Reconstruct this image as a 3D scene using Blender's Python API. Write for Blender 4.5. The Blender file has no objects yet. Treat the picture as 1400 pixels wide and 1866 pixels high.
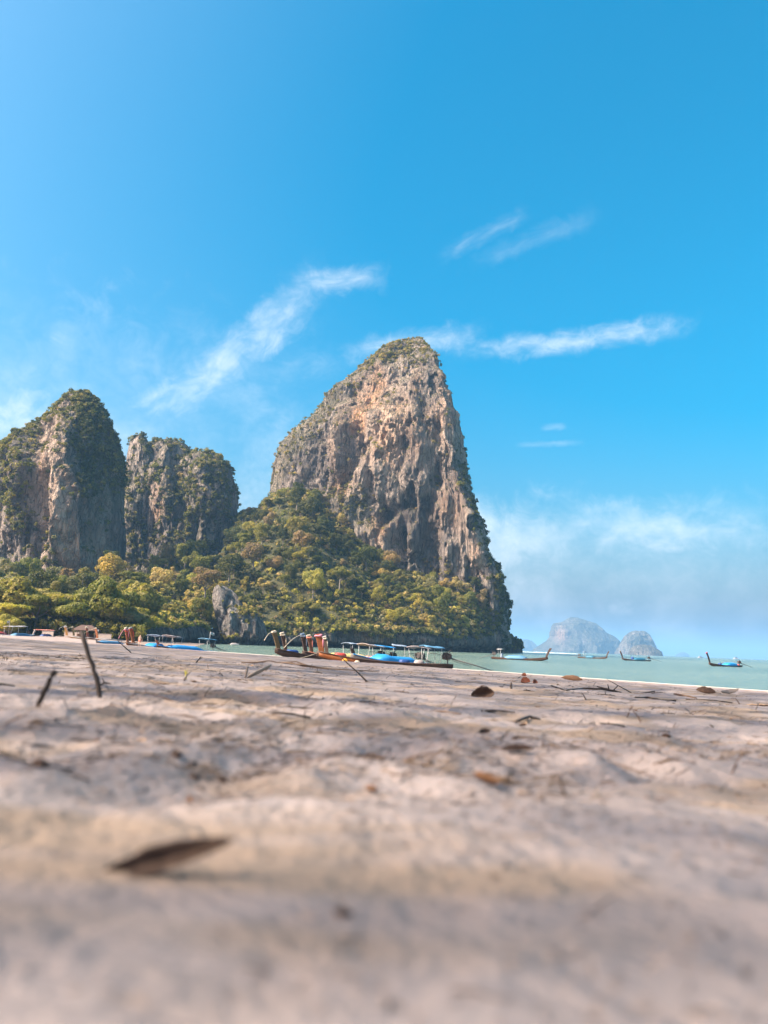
import bpy, math, random
import numpy as np
from mathutils import Vector, Matrix, Euler

random.seed(11)
rng = np.random.default_rng(11)
scene = bpy.context.scene
col = scene.collection
R = math.radians

# ------------------------------------------------------------------ camera
CAM = Vector((0.0, 0.0, 1.90))
F = 1402.0                      # focal length in photograph pixels (1400 wide)
PITCH, ROLL = R(9.8), R(2.18)
Rot = Matrix.Rotation(R(90) + PITCH, 3, 'X') @ Matrix.Rotation(ROLL, 3, 'Z')
cam_d = bpy.data.cameras.new('camera')
cam = bpy.data.objects.new('camera', cam_d)
col.objects.link(cam)
cam.matrix_world = Matrix.Translation(CAM) @ Rot.to_4x4()
cam_d.sensor_fit = 'HORIZONTAL'
cam_d.sensor_width = 36.0
cam_d.lens = 36.0 * F / 1400.0
cam_d.clip_start = 0.02
cam_d.clip_end = 90000.0
cam_d.dof.use_dof = True
cam_d.dof.focus_distance = 30.0
cam_d.dof.aperture_fstop = 4.6
scene.camera = cam

# ------------------------------------------------------------------ sun and sky
SUN_EL = 40.0
SUN_AZ = 113.0                  # degrees to the left of the view direction (+Y)
el, az = R(SUN_EL), R(SUN_AZ)
to_sun = Vector((-math.sin(az) * math.cos(el), math.cos(az) * math.cos(el), math.sin(el)))
sun_d = bpy.data.lights.new('sun', 'SUN')
sun_d.energy = 5.0
sun_d.angle = R(0.53)
sun_d.color = (1.0, 0.91, 0.78)
sun = bpy.data.objects.new('sun', sun_d)
col.objects.link(sun)
sun.rotation_euler = to_sun.to_track_quat('Z', 'Y').to_euler()

scene.view_settings.view_transform = 'Standard'
scene.view_settings.look = 'None'
scene.view_settings.gamma = 1.0
scene.view_settings.use_curve_mapping = False
scene.view_settings.exposure = 1.15

scene.cycles.use_denoising = True
scene.cycles.max_bounces = 5
scene.cycles.diffuse_bounces = 3
scene.cycles.glossy_bounces = 2
scene.cycles.transmission_bounces = 3
scene.cycles.transparent_max_bounces = 6
scene.cycles.volume_bounces = 0


def ray(px, py):
    return Rot @ Vector(((px - 700.0) / F, -(py - 933.0) / F, -1.0))


def at(px, py, Y):
    v = ray(px, py)
    return CAM + v * (Y / v.y)


RotT = Rot.transposed()


def proj(P):
    q = RotT @ (Vector(P) - CAM)
    return 700.0 + F * q.x / -q.z, 933.0 - F * q.y / -q.z


class NT:
    """tiny helper for building node trees"""
    def __init__(self, nt):
        self.nt = nt
        self.L = nt.links.new

    def n(self, t, **kw):
        nd = self.nt.nodes.new(t)
        for k, v in kw.items():
            setattr(nd, k, v)
        return nd

    def put(self, sock, v):
        if isinstance(v, bpy.types.NodeSocket):
            self.L(v, sock)
        elif v is not None:
            sock.default_value = v

    def math(self, op, a, b=None, c=None, clamp=False):
        nd = self.n('ShaderNodeMath', operation=op, use_clamp=clamp)
        self.put(nd.inputs[0], a)
        self.put(nd.inputs[1], b)
        self.put(nd.inputs[2], c)
        return nd.outputs[0]

    def vmath(self, op, a, b=None):
        nd = self.n('ShaderNodeVectorMath', operation=op)
        self.put(nd.inputs[0], a)
        self.put(nd.inputs[1], b)
        return nd.outputs['Value'] if op in ('DOT_PRODUCT', 'LENGTH') else nd.outputs[0]

    def mix(self, f, a, b, mode='MIX'):
        nd = self.n('ShaderNodeMix', data_type='RGBA', blend_type=mode)
        self.put(nd.inputs[0], f)
        self.put(nd.inputs[6], a)
        self.put(nd.inputs[7], b)
        return nd.outputs[2]

    def noise(self, vec, scale, detail=4, rough=0.55, dist=0.0):
        nd = self.n('ShaderNodeTexNoise')
        self.put(nd.inputs['Vector'], vec)
        nd.inputs['Scale'].default_value = scale
        nd.inputs['Detail'].default_value = detail
        nd.inputs['Roughness'].default_value = rough
        nd.inputs['Distortion'].default_value = dist
        return nd.outputs['Fac']

    def rng(self, v, a, b, c=0.0, d=1.0):
        nd = self.n('ShaderNodeMapRange')
        nd.interpolation_type = 'SMOOTHSTEP'
        self.put(nd.inputs[0], v)
        for i, x in enumerate((a, b, c, d)):
            nd.inputs[i + 1].default_value = x
        return nd.outputs[0]

    def scale(self, vec, s):
        nd = self.n('ShaderNodeMapping')
        self.put(nd.inputs[0], vec)
        nd.inputs['Scale'].default_value = s
        return nd.outputs[0]


def c4(c):
    return (c[0], c[1], c[2], 1.0)


# ------------------------------------------------------------------ world: daylight sky with cirrus
world = bpy.data.worlds.new('World')
scene.world = world
world.use_nodes = True
wt = world.node_tree
wt.nodes.clear()
W = NT(wt)
sky = W.n('ShaderNodeTexSky')
sky.sky_type = 'NISHITA'
sky.sun_disc = False
sky.sun_elevation = el
# sky texture: rotation 0 puts the sun on +Y, positive turns it clockwise seen from above
sky.sun_rotation = -az
sky.altitude = 0.0
sky.air_density = 0.9
sky.dust_density = 7.5
sky.ozone_density = 3.0
hs = W.n('ShaderNodeHueSaturation')
hs.inputs['Hue'].default_value = 0.471
hs.inputs['Saturation'].default_value = 1.74
hs.inputs['Value'].default_value = 1.92
W.L(sky.outputs[0], hs.inputs['Color'])
tc = W.n('ShaderNodeTexCoord')
D = tc.outputs['Generated']
cl_noise = W.noise(W.scale(D, (1, 1, 1)), 26.0, 7, 0.62, 0.6)
cl_soft = W.rng(W.noise(D, 9.0, 5, 0.55, 0.4), 0.30, 0.75)
cl_fine = W.noise(W.scale(D, (1, 1, 1)), 90.0, 5, 0.6, 0.3)


def wisp(px, py, px2, py2, half_w, strength, curve=0.0, soft=(0.36, 0.72), streak=3.4, veil=0.35):
    """one band of cirrus: a direction on the sky, a length, a width, torn by stretched noise"""
    a, b = ray(px, py).normalized(), ray(px2, py2).normalized()
    c = (a + b).normalized()
    t = (b - a).normalized()
    t = (t - c * t.dot(c)).normalized()
    n = c.cross(t).normalized()
    lu = 0.5 * math.acos(max(-1, min(1, a.dot(b))))
    lv = half_w / F
    u = W.math('DIVIDE', W.vmath('DOT_PRODUCT', D, tuple(t)), lu)
    v0 = W.math('DIVIDE', W.vmath('DOT_PRODUCT', D, tuple(n)), lv)
    v = W.math('ADD', v0, W.math('MULTIPLY', W.math('MULTIPLY', u, u), curve))
    v = W.math('ADD', v, W.math('MULTIPLY', W.math('SUBTRACT', cl_noise, 0.5), 2.4))
    fu = W.rng(W.math('ABSOLUTE', W.math('ADD', u, W.math('MULTIPLY', W.math('SUBTRACT', cl_fine, 0.5), 0.5))), 0.35, 1.15, 1.0, 0.0)
    fv = W.rng(W.math('ABSOLUTE', v), 0.0, 1.35, 1.0, 0.0)
    comb = W.n('ShaderNodeCombineXYZ')
    W.L(W.math('MULTIPLY', u, lu * 40 / streak * 2.2), comb.inputs[0])
    W.L(W.math('MULTIPLY', v0, max(1.0, lv * 55)), comb.inputs[1])
    comb.inputs[2].default_value = px * 0.013
    tear = W.rng(W.noise(comb.outputs[0], 1.0, 6, 0.58, 0.5), soft[0] - 0.14, soft[1] + 0.22)
    front = W.math('GREATER_THAN', W.vmath('DOT_PRODUCT', D, tuple(c)), 0.3)
    tear = W.math('ADD', W.math('MULTIPLY', tear, 1.0 - veil), W.math('MULTIPLY', veil, cl_soft))
    m = W.math('MULTIPLY', W.math('MULTIPLY', fu, fv), W.math('MULTIPLY', tear, front))
    return W.math('MULTIPLY', m, strength)


wisps = [
    wisp(225, 755, 455, 655, 42, 0.85, 0.0, (0.30, 0.66)),
    wisp(330, 720, 600, 510, 40, 0.95, 0.25, (0.32, 0.70)),
    wisp(520, 515, 705, 508, 22, 0.80, 0.0, (0.34, 0.70)),
    wisp(-120, 800, 120, 735, 60, 0.95, 0.0, (0.26, 0.62), 2.0),
    wisp(60, 700, 95, 630, 22, 0.30, 0.0),
    wisp(620, 645, 880, 610, 26, 0.85, 0.0, (0.33, 0.66), 2.5),
    wisp(840, 645, 1250, 595, 20, 0.95, 0.2, (0.31, 0.66), 2.5),
    wisp(800, 470, 965, 385, 14, 0.42, 0.0, (0.34, 0.72)),
    wisp(860, 480, 1090, 390, 18, 0.24, 0.0, (0.34, 0.74)),
    wisp(400, 750, 560, 770, 40, 0.40, 0.0, (0.34, 0.72), 2.0),
    wisp(760, 985, 1120, 990, 74, 0.80, 0.0, (0.22, 0.62), 2.0, 0.6),
    wisp(-260, 700, 620, 770, 150, 0.50, 0.0, (0.3, 0.7), 2.0, 0.8),  # broad faint veil added to pale the sky at lower left
    wisp(-300, 905, 540, 900, 130, 0.62, 0.0, (0.3, 0.7), 2.0, 0.8),  # second veil added to lighten the low sky
    wisp(780, 1100, 1700, 1130, 100, 0.55, 0.0, (0.2, 0.6), 2.0, 0.8),
    wisp(960, 965, 1440, 968, 52, 0.80, 0.0, (0.22, 0.62), 2.5, 0.5),
    wisp(850, 1040, 1500, 1050, 70, 0.34, 0.0, (0.2, 0.6), 2.0),
    wisp(1100, 1106, 1162, 1106, 20, 0.5, 0.0, (0.15, 0.5), 2.0),
    wisp(940, 812, 1060, 806, 6, 0.3, 0.0, (0.3, 0.6)),
    wisp(985, 780, 1035, 776, 6, 0.3, 0.0, (0.3, 0.6)),
    wisp(420, 690, 640, 660, 30, 0.3, 0.0, (0.34, 0.72), 2.5),
    wisp(-600, 700, -150, 640, 60, 0.7, 0.0, (0.3, 0.7)),
    wisp(1500, 560, 2000, 640, 50, 0.7, 0.0, (0.3, 0.7)),
]
cov = wisps[0]
for w_ in wisps[1:]:
    cov = W.math('MAXIMUM', cov, w_)
cov = W.math('MULTIPLY', cov, 0.92, clamp=True)
# sunlit cloud: brighter than the clear sky behind it
cloud_col = W.mix(0.22, (8.2, 8.1, 7.9, 1), hs.outputs[0])
sky_col = W.mix(cov, hs.outputs[0], cloud_col)
bg = W.n('ShaderNodeBackground')
bg.inputs['Strength'].default_value = 0.080
W.L(sky_col, bg.inputs['Color'])
wo = W.n('ShaderNodeOutputWorld')
W.L(bg.outputs[0], wo.inputs['Surface'])
world.cycles.sampling_method = 'MANUAL'
world.cycles.sample_map_resolution = 512

# ------------------------------------------------------------------ numeric helpers
def _hash(ix, iy, iz, seed):
    h = (ix.astype(np.uint32) * np.uint32(374761393) + iy.astype(np.uint32) * np.uint32(668265263)
         + iz.astype(np.uint32) * np.uint32(2246822519) + np.uint32((seed * 3266489917) & 0xffffffff))
    h ^= h >> np.uint32(15)
    h *= np.uint32(2654435761)
    h ^= h >> np.uint32(13)
    h *= np.uint32(3266489917)
    h ^= h >> np.uint32(16)
    return h.astype(np.float32) * np.float32(2.0 / 4294967295.0) - np.float32(1.0)


def vnoise(p, seed=0):
    p = np.asarray(p, dtype=np.float32)
    i = np.floor(p).astype(np.int64)
    f = p - i
    u = f * f * f * (f * (f * 6 - 15) + 10)
    out = 0
    for dx in (0, 1):
        wx = u[:, 0] if dx else 1 - u[:, 0]
        for dy in (0, 1):
            wy = u[:, 1] if dy else 1 - u[:, 1]
            for dz in (0, 1):
                wz = u[:, 2] if dz else 1 - u[:, 2]
                out = out + wx * wy * wz * _hash((i[:, 0] + dx) & 0xffffffff, (i[:, 1] + dy) & 0xffffffff, (i[:, 2] + dz) & 0xffffffff, seed)
    return out


def fbm(p, oct=4, seed=0, gain=0.5, lac=2.03):
    p = np.asarray(p, dtype=np.float32)
    a, s, tot = 1.0, 0.0, 0.0
    for k in range(oct):
        s = s + a * vnoise(p, seed + k * 17)
        tot += a
        a *= gain
        p = p * lac + 13.7
    return s / tot * 1.5


def ridged(p, oct=4, seed=0):
    p = np.asarray(p, dtype=np.float32)
    a, s, tot = 1.0, 0.0, 0.0
    for k in range(oct):
        s = s + a * (1 - 2 * np.abs(vnoise(p, seed + k * 17)))
        tot += a
        a *= 0.5
        p = p * 2.07 + 7.1
    return s / tot


def smooth(a, b, x):
    t = np.clip((x - a) / (b - a), 0, 1)
    return t * t * (3 - 2 * t)


def mesh_np(name, V, quads, mat=None, parent=None, smooth_sh=True, attrs=None, link=True):
    """one mesh object from arrays; quads is (n,k) with k the same for all faces"""
    V = np.ascontiguousarray(V, dtype=np.float32)
    Q = np.ascontiguousarray(quads, dtype=np.int32)
    me = bpy.data.meshes.new(name)
    me.vertices.add(len(V))
    me.vertices.foreach_set('co', V.ravel())
    nf, k = Q.shape
    me.loops.add(nf * k)
    me.loops.foreach_set('vertex_index', Q.ravel())
    me.polygons.add(nf)
    me.polygons.foreach_set('loop_start', np.arange(0, nf * k, k, dtype=np.int32))
    me.polygons.foreach_set('loop_total', np.full(nf, k, dtype=np.int32))
    me.polygons.foreach_set('use_smooth', np.full(nf, smooth_sh, dtype=bool))
    if attrs:
        for an, arr in attrs.items():
            at_ = me.attributes.new(an, 'FLOAT_COLOR', 'POINT')
            at_.data.foreach_set('color', np.ascontiguousarray(arr, dtype=np.float32).ravel())
    me.update(calc_edges=True)
    me.validate()
    if mat:
        me.materials.append(mat)
    if not link:
        return me
    o = bpy.data.objects.new(name, me)
    col.objects.link(o)
    if parent:
        o.parent = parent
    return o


def grid_quads(nr, nc, wrap=False):
    i = np.arange(nr - 1)[:, None]
    j = np.arange(nc if wrap else nc - 1)[None, :]
    a = i * nc + j
    b = i * nc + (j + 1) % nc
    return np.stack([a, b, b + nc, a + nc], -1).reshape(-1, 4)


def tag(o, label=None, cat=None, group=None, kind=None):
    if label:
        o['label'] = label
    if cat:
        o['category'] = cat
    if group:
        o['group'] = group
    if kind:
        o['kind'] = kind
    return o


def empty(name, loc=(0, 0, 0), rot=None):
    o = bpy.data.objects.new(name, None)
    col.objects.link(o)
    o.location = loc
    if rot is not None:
        o.rotation_euler = rot
    o.empty_display_size = 0.2
    return o


class MB:
    """collects boxes, tubes and lofts into one mesh"""
    def __init__(self):
        self.v, self.f = [], []

    def ring_loft(self, rings, cap=True, closed=True):
        base = len(self.v)
        n = len(rings[0])
        for r in rings:
            self.v.extend([tuple(p) for p in r])
        for i in range(len(rings) - 1):
            for j in range(n if closed else n - 1):
                a = base + i * n + j
                b = base + i * n + (j + 1) % n
                self.f.append((a, b, b + n, a + n))
        if cap and closed:
            self.f.append(tuple(base + j for j in reversed(range(n))))
            self.f.append(tuple(base + (len(rings) - 1) * n + j for j in range(n)))

    def tube(self, pts, rad, n=6):
        pts = [Vector(p) for p in pts]
        if not isinstance(rad, (list, tuple)):
            rad = [rad] * len(pts)
        rings = []
        for i, p in enumerate(pts):
            d = (pts[min(i + 1, len(pts) - 1)] - pts[max(i - 1, 0)]).normalized()
            up = Vector((0, 0, 1)) if abs(d.z) < 0.9 else Vector((1, 0, 0))
            s = d.cross(up).normalized()
            t = s.cross(d)
            rings.append([p + (s * math.cos(2 * math.pi * k / n) + t * math.sin(2 * math.pi * k / n)) * rad[i] for k in range(n)])
        self.ring_loft(rings)

    def box(self, c, size, rot=None):
        hx, hy, hz = (s / 2 for s in size)
        m = Euler(rot).to_matrix() if rot else Matrix.Identity(3)
        b = len(self.v)
        for x in (-hx, hx):
            for y in (-hy, hy):
                for z in (-hz, hz):
                    p = m @ Vector((x, y, z)) + Vector(c)
                    self.v.append(tuple(p))
        for q in ((0, 1, 3, 2), (4, 6, 7, 5), (0, 4, 5, 1), (2, 3, 7, 6), (0, 2, 6, 4), (1, 5, 7, 3)):
            self.f.append(tuple(b + k for k in q))

    def build(self, name, mat, parent=None, smooth_sh=False, bevel=0.0):
        me = bpy.data.meshes.new(name)
        me.from_pydata(self.v, [], self.f)
        me.polygons.foreach_set('use_smooth', [smooth_sh] * len(me.polygons))
        me.update()
        if mat:
            me.materials.append(mat)
        o = bpy.data.objects.new(name, me)
        col.objects.link(o)
        if parent:
            o.parent = parent
        if bevel:
            bv = o.modifiers.new('bevel', 'BEVEL')
            bv.width = bevel
            bv.segments = 2
        return o


# ------------------------------------------------------------------ materials
def new_mat(name):
    m = bpy.data.materials.new(name)
    m.use_nodes = True
    m.node_tree.nodes.clear()
    return m, NT(m.node_tree)


def finish(t, color, rough=0.8, normal=None, spec=0.3, disp=None):
    b = t.n('ShaderNodeBsdfPrincipled')
    t.put(b.inputs['Base Color'], color)
    t.put(b.inputs['Roughness'], rough)
    b.inputs['Specular IOR Level'].default_value = spec
    if normal is not None:
        t.L(normal, b.inputs['Normal'])
    o = t.n('ShaderNodeOutputMaterial')
    t.L(b.outputs[0], o.inputs['Surface'])
    return b, o


def bump(t, h, strength=0.5, dist=0.1, normal=None):
    b = t.n('ShaderNodeBump')
    b.inputs['Strength'].default_value = strength
    b.inputs['Distance'].default_value = dist
    t.put(b.inputs['Height'], h)
    if normal is not None:
        t.L(normal, b.inputs['Normal'])
    return b.outputs[0]


def paint_mat(name, c, rough=0.55, wear=0.25, scale=6.0, c2=None):
    """painted or worn surface: a base colour with mottled wear and grime of its own"""
    m, t = new_mat(name)
    tcn = t.n('ShaderNodeTexCoord').outputs['Object']
    n1 = t.noise(tcn, scale, 5, 0.6)
    n2 = t.noise(t.scale(tcn, (1, 1, 4)), scale * 4, 4, 0.6)
    c2 = c2 or tuple(x * 0.55 + 0.03 for x in c)
    k = t.mix(t.math('MULTIPLY', t.rng(n1, 0.42, 0.72), wear * 2, clamp=True), c4(c), c4(c2))
    k = t.mix(t.math('MULTIPLY', n2, 0.35), k, c4(tuple(x * 0.8 for x in c)))
    finish(t, k, rough, bump(t, n2, 0.15, 0.01), 0.35)
    return m


def wood_mat(name, c, c2):
    m, t = new_mat(name)
    tcn = t.n('ShaderNodeTexCoord').outputs['Object']
    n1 = t.noise(t.scale(tcn, (0.6, 6, 6)), 4.0, 6, 0.65, 0.4)
    n2 = t.noise(tcn, 2.2, 4)
    k = t.mix(t.rng(n1, 0.3, 0.7), c4(c), c4(c2))
    k = t.mix(t.math('MULTIPLY', n2, 0.4), k, c4(tuple(x * 0.6 for x in c)))
    finish(t, k, 0.6, bump(t, n1, 0.25, 0.01), 0.3)
    return m


def rock_mat(name, base=(0.200, 0.168, 0.146), light=(0.43, 0.345, 0.275), orange=(0.58, 0.25, 0.095), dark=(0.055, 0.044, 0.039), green=(0.10, 0.095, 0.04), sc=1.0, fine=1.0):
    m, t = new_mat(name)
    P = t.n('ShaderNodeTexCoord').outputs['Object']
    a = t.n('ShaderNodeAttribute', attribute_name='rock_tint')
    sep = t.n('ShaderNodeSeparateColor')
    t.L(a.outputs['Color'], sep.inputs[0])
    big = t.noise(t.scale(P, (1, 1, 0.45)), 0.055 * sc, 6, 0.6, 0.5)
    mid = t.noise(t.scale(P, (1, 1, 0.30)), 0.28 * sc, 7, 0.65, 0.4)
    streak = t.noise(t.scale(P, (1, 1, 0.05)), 0.42 * sc, 6, 0.68, 0.25)
    streak2 = t.noise(t.scale(P, (1, 1, 0.09)), 0.95 * sc, 5, 0.65)
    gr = t.noise(P, 1.6 * sc, 6, 0.7)
    k = t.mix(t.rng(big, 0.43, 0.60), c4(base), c4(light))
    k = t.mix(t.math('MULTIPLY', t.rng(mid, 0.46, 0.66), 0.65), k, c4(tuple(x * 1.25 for x in light)))
    org = t.math('MULTIPLY', sep.outputs[0], t.rng(t.math('ADD', mid, t.math('MULTIPLY', big, 0.5)), 0.46, 0.76, 0.25, 1.0))
    k = t.mix(org, k, t.mix(t.rng(gr, 0.35, 0.65), c4(orange), (0.60, 0.43, 0.29, 1)))
    pale = t.math('MULTIPLY', a.outputs['Alpha'], t.rng(mid, 0.30, 0.58, 0.25, 1.0))
    k = t.mix(pale, k, (0.60, 0.46, 0.35, 1))
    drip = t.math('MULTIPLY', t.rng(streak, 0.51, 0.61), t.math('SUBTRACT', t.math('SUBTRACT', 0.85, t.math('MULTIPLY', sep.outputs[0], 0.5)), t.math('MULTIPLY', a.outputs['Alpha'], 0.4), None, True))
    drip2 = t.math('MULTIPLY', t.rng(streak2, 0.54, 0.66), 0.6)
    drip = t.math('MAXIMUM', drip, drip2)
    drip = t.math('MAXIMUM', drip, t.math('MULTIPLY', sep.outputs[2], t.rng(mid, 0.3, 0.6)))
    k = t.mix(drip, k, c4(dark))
    k = t.mix(t.math('MULTIPLY', sep.outputs[1], t.rng(gr, 0.35, 0.6)), k, c4(green))
    v = t.n('ShaderNodeTexVoronoi')
    v.feature = 'DISTANCE_TO_EDGE'
    t.L(t.scale(P, (1, 1, 0.35)), v.inputs['Vector'])
    v.inputs['Scale'].default_value = 0.42 * sc
    crack = t.rng(v.outputs['Distance'], 0.0, 0.09)
    k = t.mix(t.math('MULTIPLY', t.math('SUBTRACT', 1.0, crack), 0.35), k, c4(dark))
    h = t.math('ADD', t.math('MULTIPLY', mid, 1.3), t.math('MULTIPLY', gr, 0.55))
    h = t.math('ADD', h, t.math('MULTIPLY', streak2, 0.8))
    h = t.math('ADD', h, t.math('MULTIPLY', crack, 0.18))
    finish(t, k, 0.92, bump(t, h, 1.0 * fine, 3.0 / sc), 0.15)
    return m


def leaf_mat(name, mode='object'):
    """foliage: colour comes from each tree (object colour) or from a per-clump attribute"""
    m, t = new_mat(name)
    if mode == 'object':
        src = t.n('ShaderNodeObjectInfo').outputs['Color']
    else:
        src = t.n('ShaderNodeAttribute', attribute_name='leafcol').outputs['Color']
    P = t.n('ShaderNodeTexCoord').outputs['Object']
    n1 = t.noise(P, 0.9, 4, 0.6)
    n2 = t.noise(P, 5.0, 2, 0.5)
    k = t.mix(t.rng(n1, 0.38, 0.66), src, t.mix(1.0, src, (1.35, 1.2, 0.75, 1), 'MULTIPLY'))
    k = t.mix(t.math('MULTIPLY', n2, 0.5), k, t.mix(1.0, src, (0.6, 0.7, 0.7, 1), 'MULTIPLY'))
    b = t.n('ShaderNodeBsdfPrincipled')
    t.L(k, b.inputs['Base Color'])
    b.inputs['Roughness'].default_value = 0.6
    b.inputs['Specular IOR Level'].default_value = 0.25
    tr = t.n('ShaderNodeBsdfTranslucent')
    t.L(t.mix(1.0, k, (1.12, 1.3, 0.5, 1), 'MULTIPLY'), tr.inputs['Color'])
    mx = t.n('ShaderNodeMixShader')
    mx.inputs[0].default_value = 0.42
    t.L(b.outputs[0], mx.inputs[1])
    t.L(tr.outputs[0], mx.inputs[2])
    o = t.n('ShaderNodeOutputMaterial')
    t.L(mx.outputs[0], o.inputs['Surface'])
    return m


M = {}
M['leaf'] = leaf_mat('tree_leaves', 'object')
M['leaf_stuff'] = leaf_mat('shrub_leaves', 'attr')
M['bark'] = wood_mat('bark', (0.13, 0.10, 0.075), (0.24, 0.20, 0.15))
M['rock'] = rock_mat('limestone')
M['rock_shore'] = rock_mat('shore_limestone', base=(0.15, 0.125, 0.105), light=(0.29, 0.235, 0.18), sc=1.7)


def soil_mat():
    m, t = new_mat('jungle_floor')
    P = t.n('ShaderNodeTexCoord').outputs['Object']
    n1 = t.noise(P, 0.25, 6, 0.7)
    n2 = t.noise(P, 1.8, 5, 0.7)
    k = t.mix(t.rng(n1, 0.4, 0.6), (0.045, 0.042, 0.018, 1), (0.11, 0.095, 0.045, 1))
    k = t.mix(t.rng(n2, 0.4, 0.7), k, (0.06, 0.065, 0.022, 1))
    finish(t, k, 0.95, bump(t, n2, 0.8, 0.8), 0.1)
    return m


def sand_mat():
    m, t = new_mat('beach_sand')
    P = t.n('ShaderNodeTexCoord').outputs['Object']
    big = t.noise(P, 0.9, 4, 0.55)
    mid = t.noise(P, 3.4, 5, 0.6, 0.6)
    pat = t.noise(t.scale(P, (1, 1.6, 1)), 1.55, 3, 0.5, 0.8)
    fine = t.noise(P, 55.0, 4, 0.65)
    grain = t.noise(P, 700.0, 2, 0.6)
    k = t.mix(t.rng(mid, 0.35, 0.65), (0.270, 0.217, 0.196, 1), (0.345, 0.278, 0.250, 1))
    k = t.mix(t.math('MULTIPLY', t.rng(pat, 0.50, 0.60), 0.9), k, (0.275, 0.198, 0.142, 1))     # tan patches
    k = t.mix(t.math('MULTIPLY', t.rng(fine, 0.58, 0.72), 0.30), k, (0.16, 0.11, 0.085, 1))       # crumbs and debris
    k = t.mix(t.math('MULTIPLY', t.rng(grain, 0.5, 0.75), 0.28), k, (0.18, 0.13, 0.105, 1))
    sh = t.math('ADD', t.vmath('DOT_PRODUCT', P, (0.81, 0.58, 0.0)), t.math('MULTIPLY', t.math('SUBTRACT', big, 0.5), 2.4))
    wet = t.rng(sh, 43.6, 46.0)
    k = t.mix(t.math('MULTIPLY', wet, 0.55), k, (0.20, 0.145, 0.10, 1))
    h = t.math('ADD', t.math('MULTIPLY', fine, 0.9), t.math('MULTIPLY', grain, 0.10))
    m2 = t.noise(P, 11.0, 5, 0.62, 0.3)
    n = bump(t, t.math('ADD', mid, t.math('MULTIPLY', m2, 0.6)), 0.75, 0.045)
    n = bump(t, h, 0.45, 0.007, n)
    finish(t, k, 0.95, n, 0.12)
    return m


def sea_mat():
    m, t = new_mat('sea_water')
    P = t.n('ShaderNodeTexCoord').outputs['Object']
    sw = t.noise(t.scale(P, (0.55, 1.0, 1)), 0.16, 4, 0.55, 0.5)
    ch = t.noise(t.scale(P, (0.6, 1.0, 1)), 0.85, 5, 0.62, 0.4)
    rp = t.noise(P, 3.6, 4, 0.6)
    shoal = t.noise(t.scale(P, (1, 1, 1)), 0.012, 4, 0.6)
    k = t.mix(t.rng(shoal, 0.38, 0.62), (0.105, 0.160, 0.130, 1), (0.155, 0.21, 0.162, 1))
    k = t.mix(t.math('MULTIPLY', t.rng(ch, 0.45, 0.7), 0.35), k, (0.06, 0.115, 0.105, 1))
    h = t.math('ADD', t.math('MULTIPLY', sw, 0.9), t.math('MULTIPLY', ch, 0.55))
    h = t.math('ADD', h, t.math('MULTIPLY', rp, 0.10))
    n = bump(t, h, 1.0, 1.5)
    b, o = finish(t, k, 0.22, n, 0.5)
    b.inputs['IOR'].default_value = 1.33
    return m


def plain(name, c, rough=0.7, var=0.2, sc=8.0):
    return paint_mat(name, c, rough, var, sc)


M['soil'] = soil_mat()
M['sand'] = sand_mat()
M['sea'] = sea_mat()

# ------------------------------------------------------------------ the beach
def beach_plane(x, y):
    s = 0.81 * x + 0.58 * y
    z1 = np.where(s < 0, 1.77 - 0.010 * s, 1.77 - 0.0377 * s)
    z1 = np.minimum(z1, 2.3)
    z1 = np.maximum(z1, -1.6)
    t = -0.98 * (x + 30.0) - 0.196 * (y - 120.0)
    z2 = np.minimum(0.030 * t, 0.95)
    far = smooth(60, 120, np.hypot(x, y))
    return np.where(far > 0, np.maximum(z1, z2 * far + z1 * (1 - far)), z1)


prints = []
_pr = np.random.default_rng(5)
for _ in range(230):
    d = math.exp(_pr.uniform(math.log(0.75), math.log(16.0)))
    a = _pr.uniform(-0.62, 0.62)
    L_ = _pr.uniform(0.09, 0.15)
    prints.append((d * math.sin(a), d * math.cos(a), _pr.uniform(0, math.pi), L_, L_ * _pr.uniform(0.4, 0.7), _pr.uniform(0.003, 0.009)))
# low heaps of dug-up sand seen near the lens
heaps = [(0.36, 1.30, 0.2, 0.34, 0.16, -0.012), (-0.55, 1.75, 0.1, 0.30, 0.10, -0.012),
         (-0.12, 1.25, 0.05, 0.45, 0.10, -0.008), (0.75, 2.6, 0.3, 0.5, 0.2, -0.014), (-0.15, 2.3, 0.0, 0.35, 0.13, -0.014)]


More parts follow.
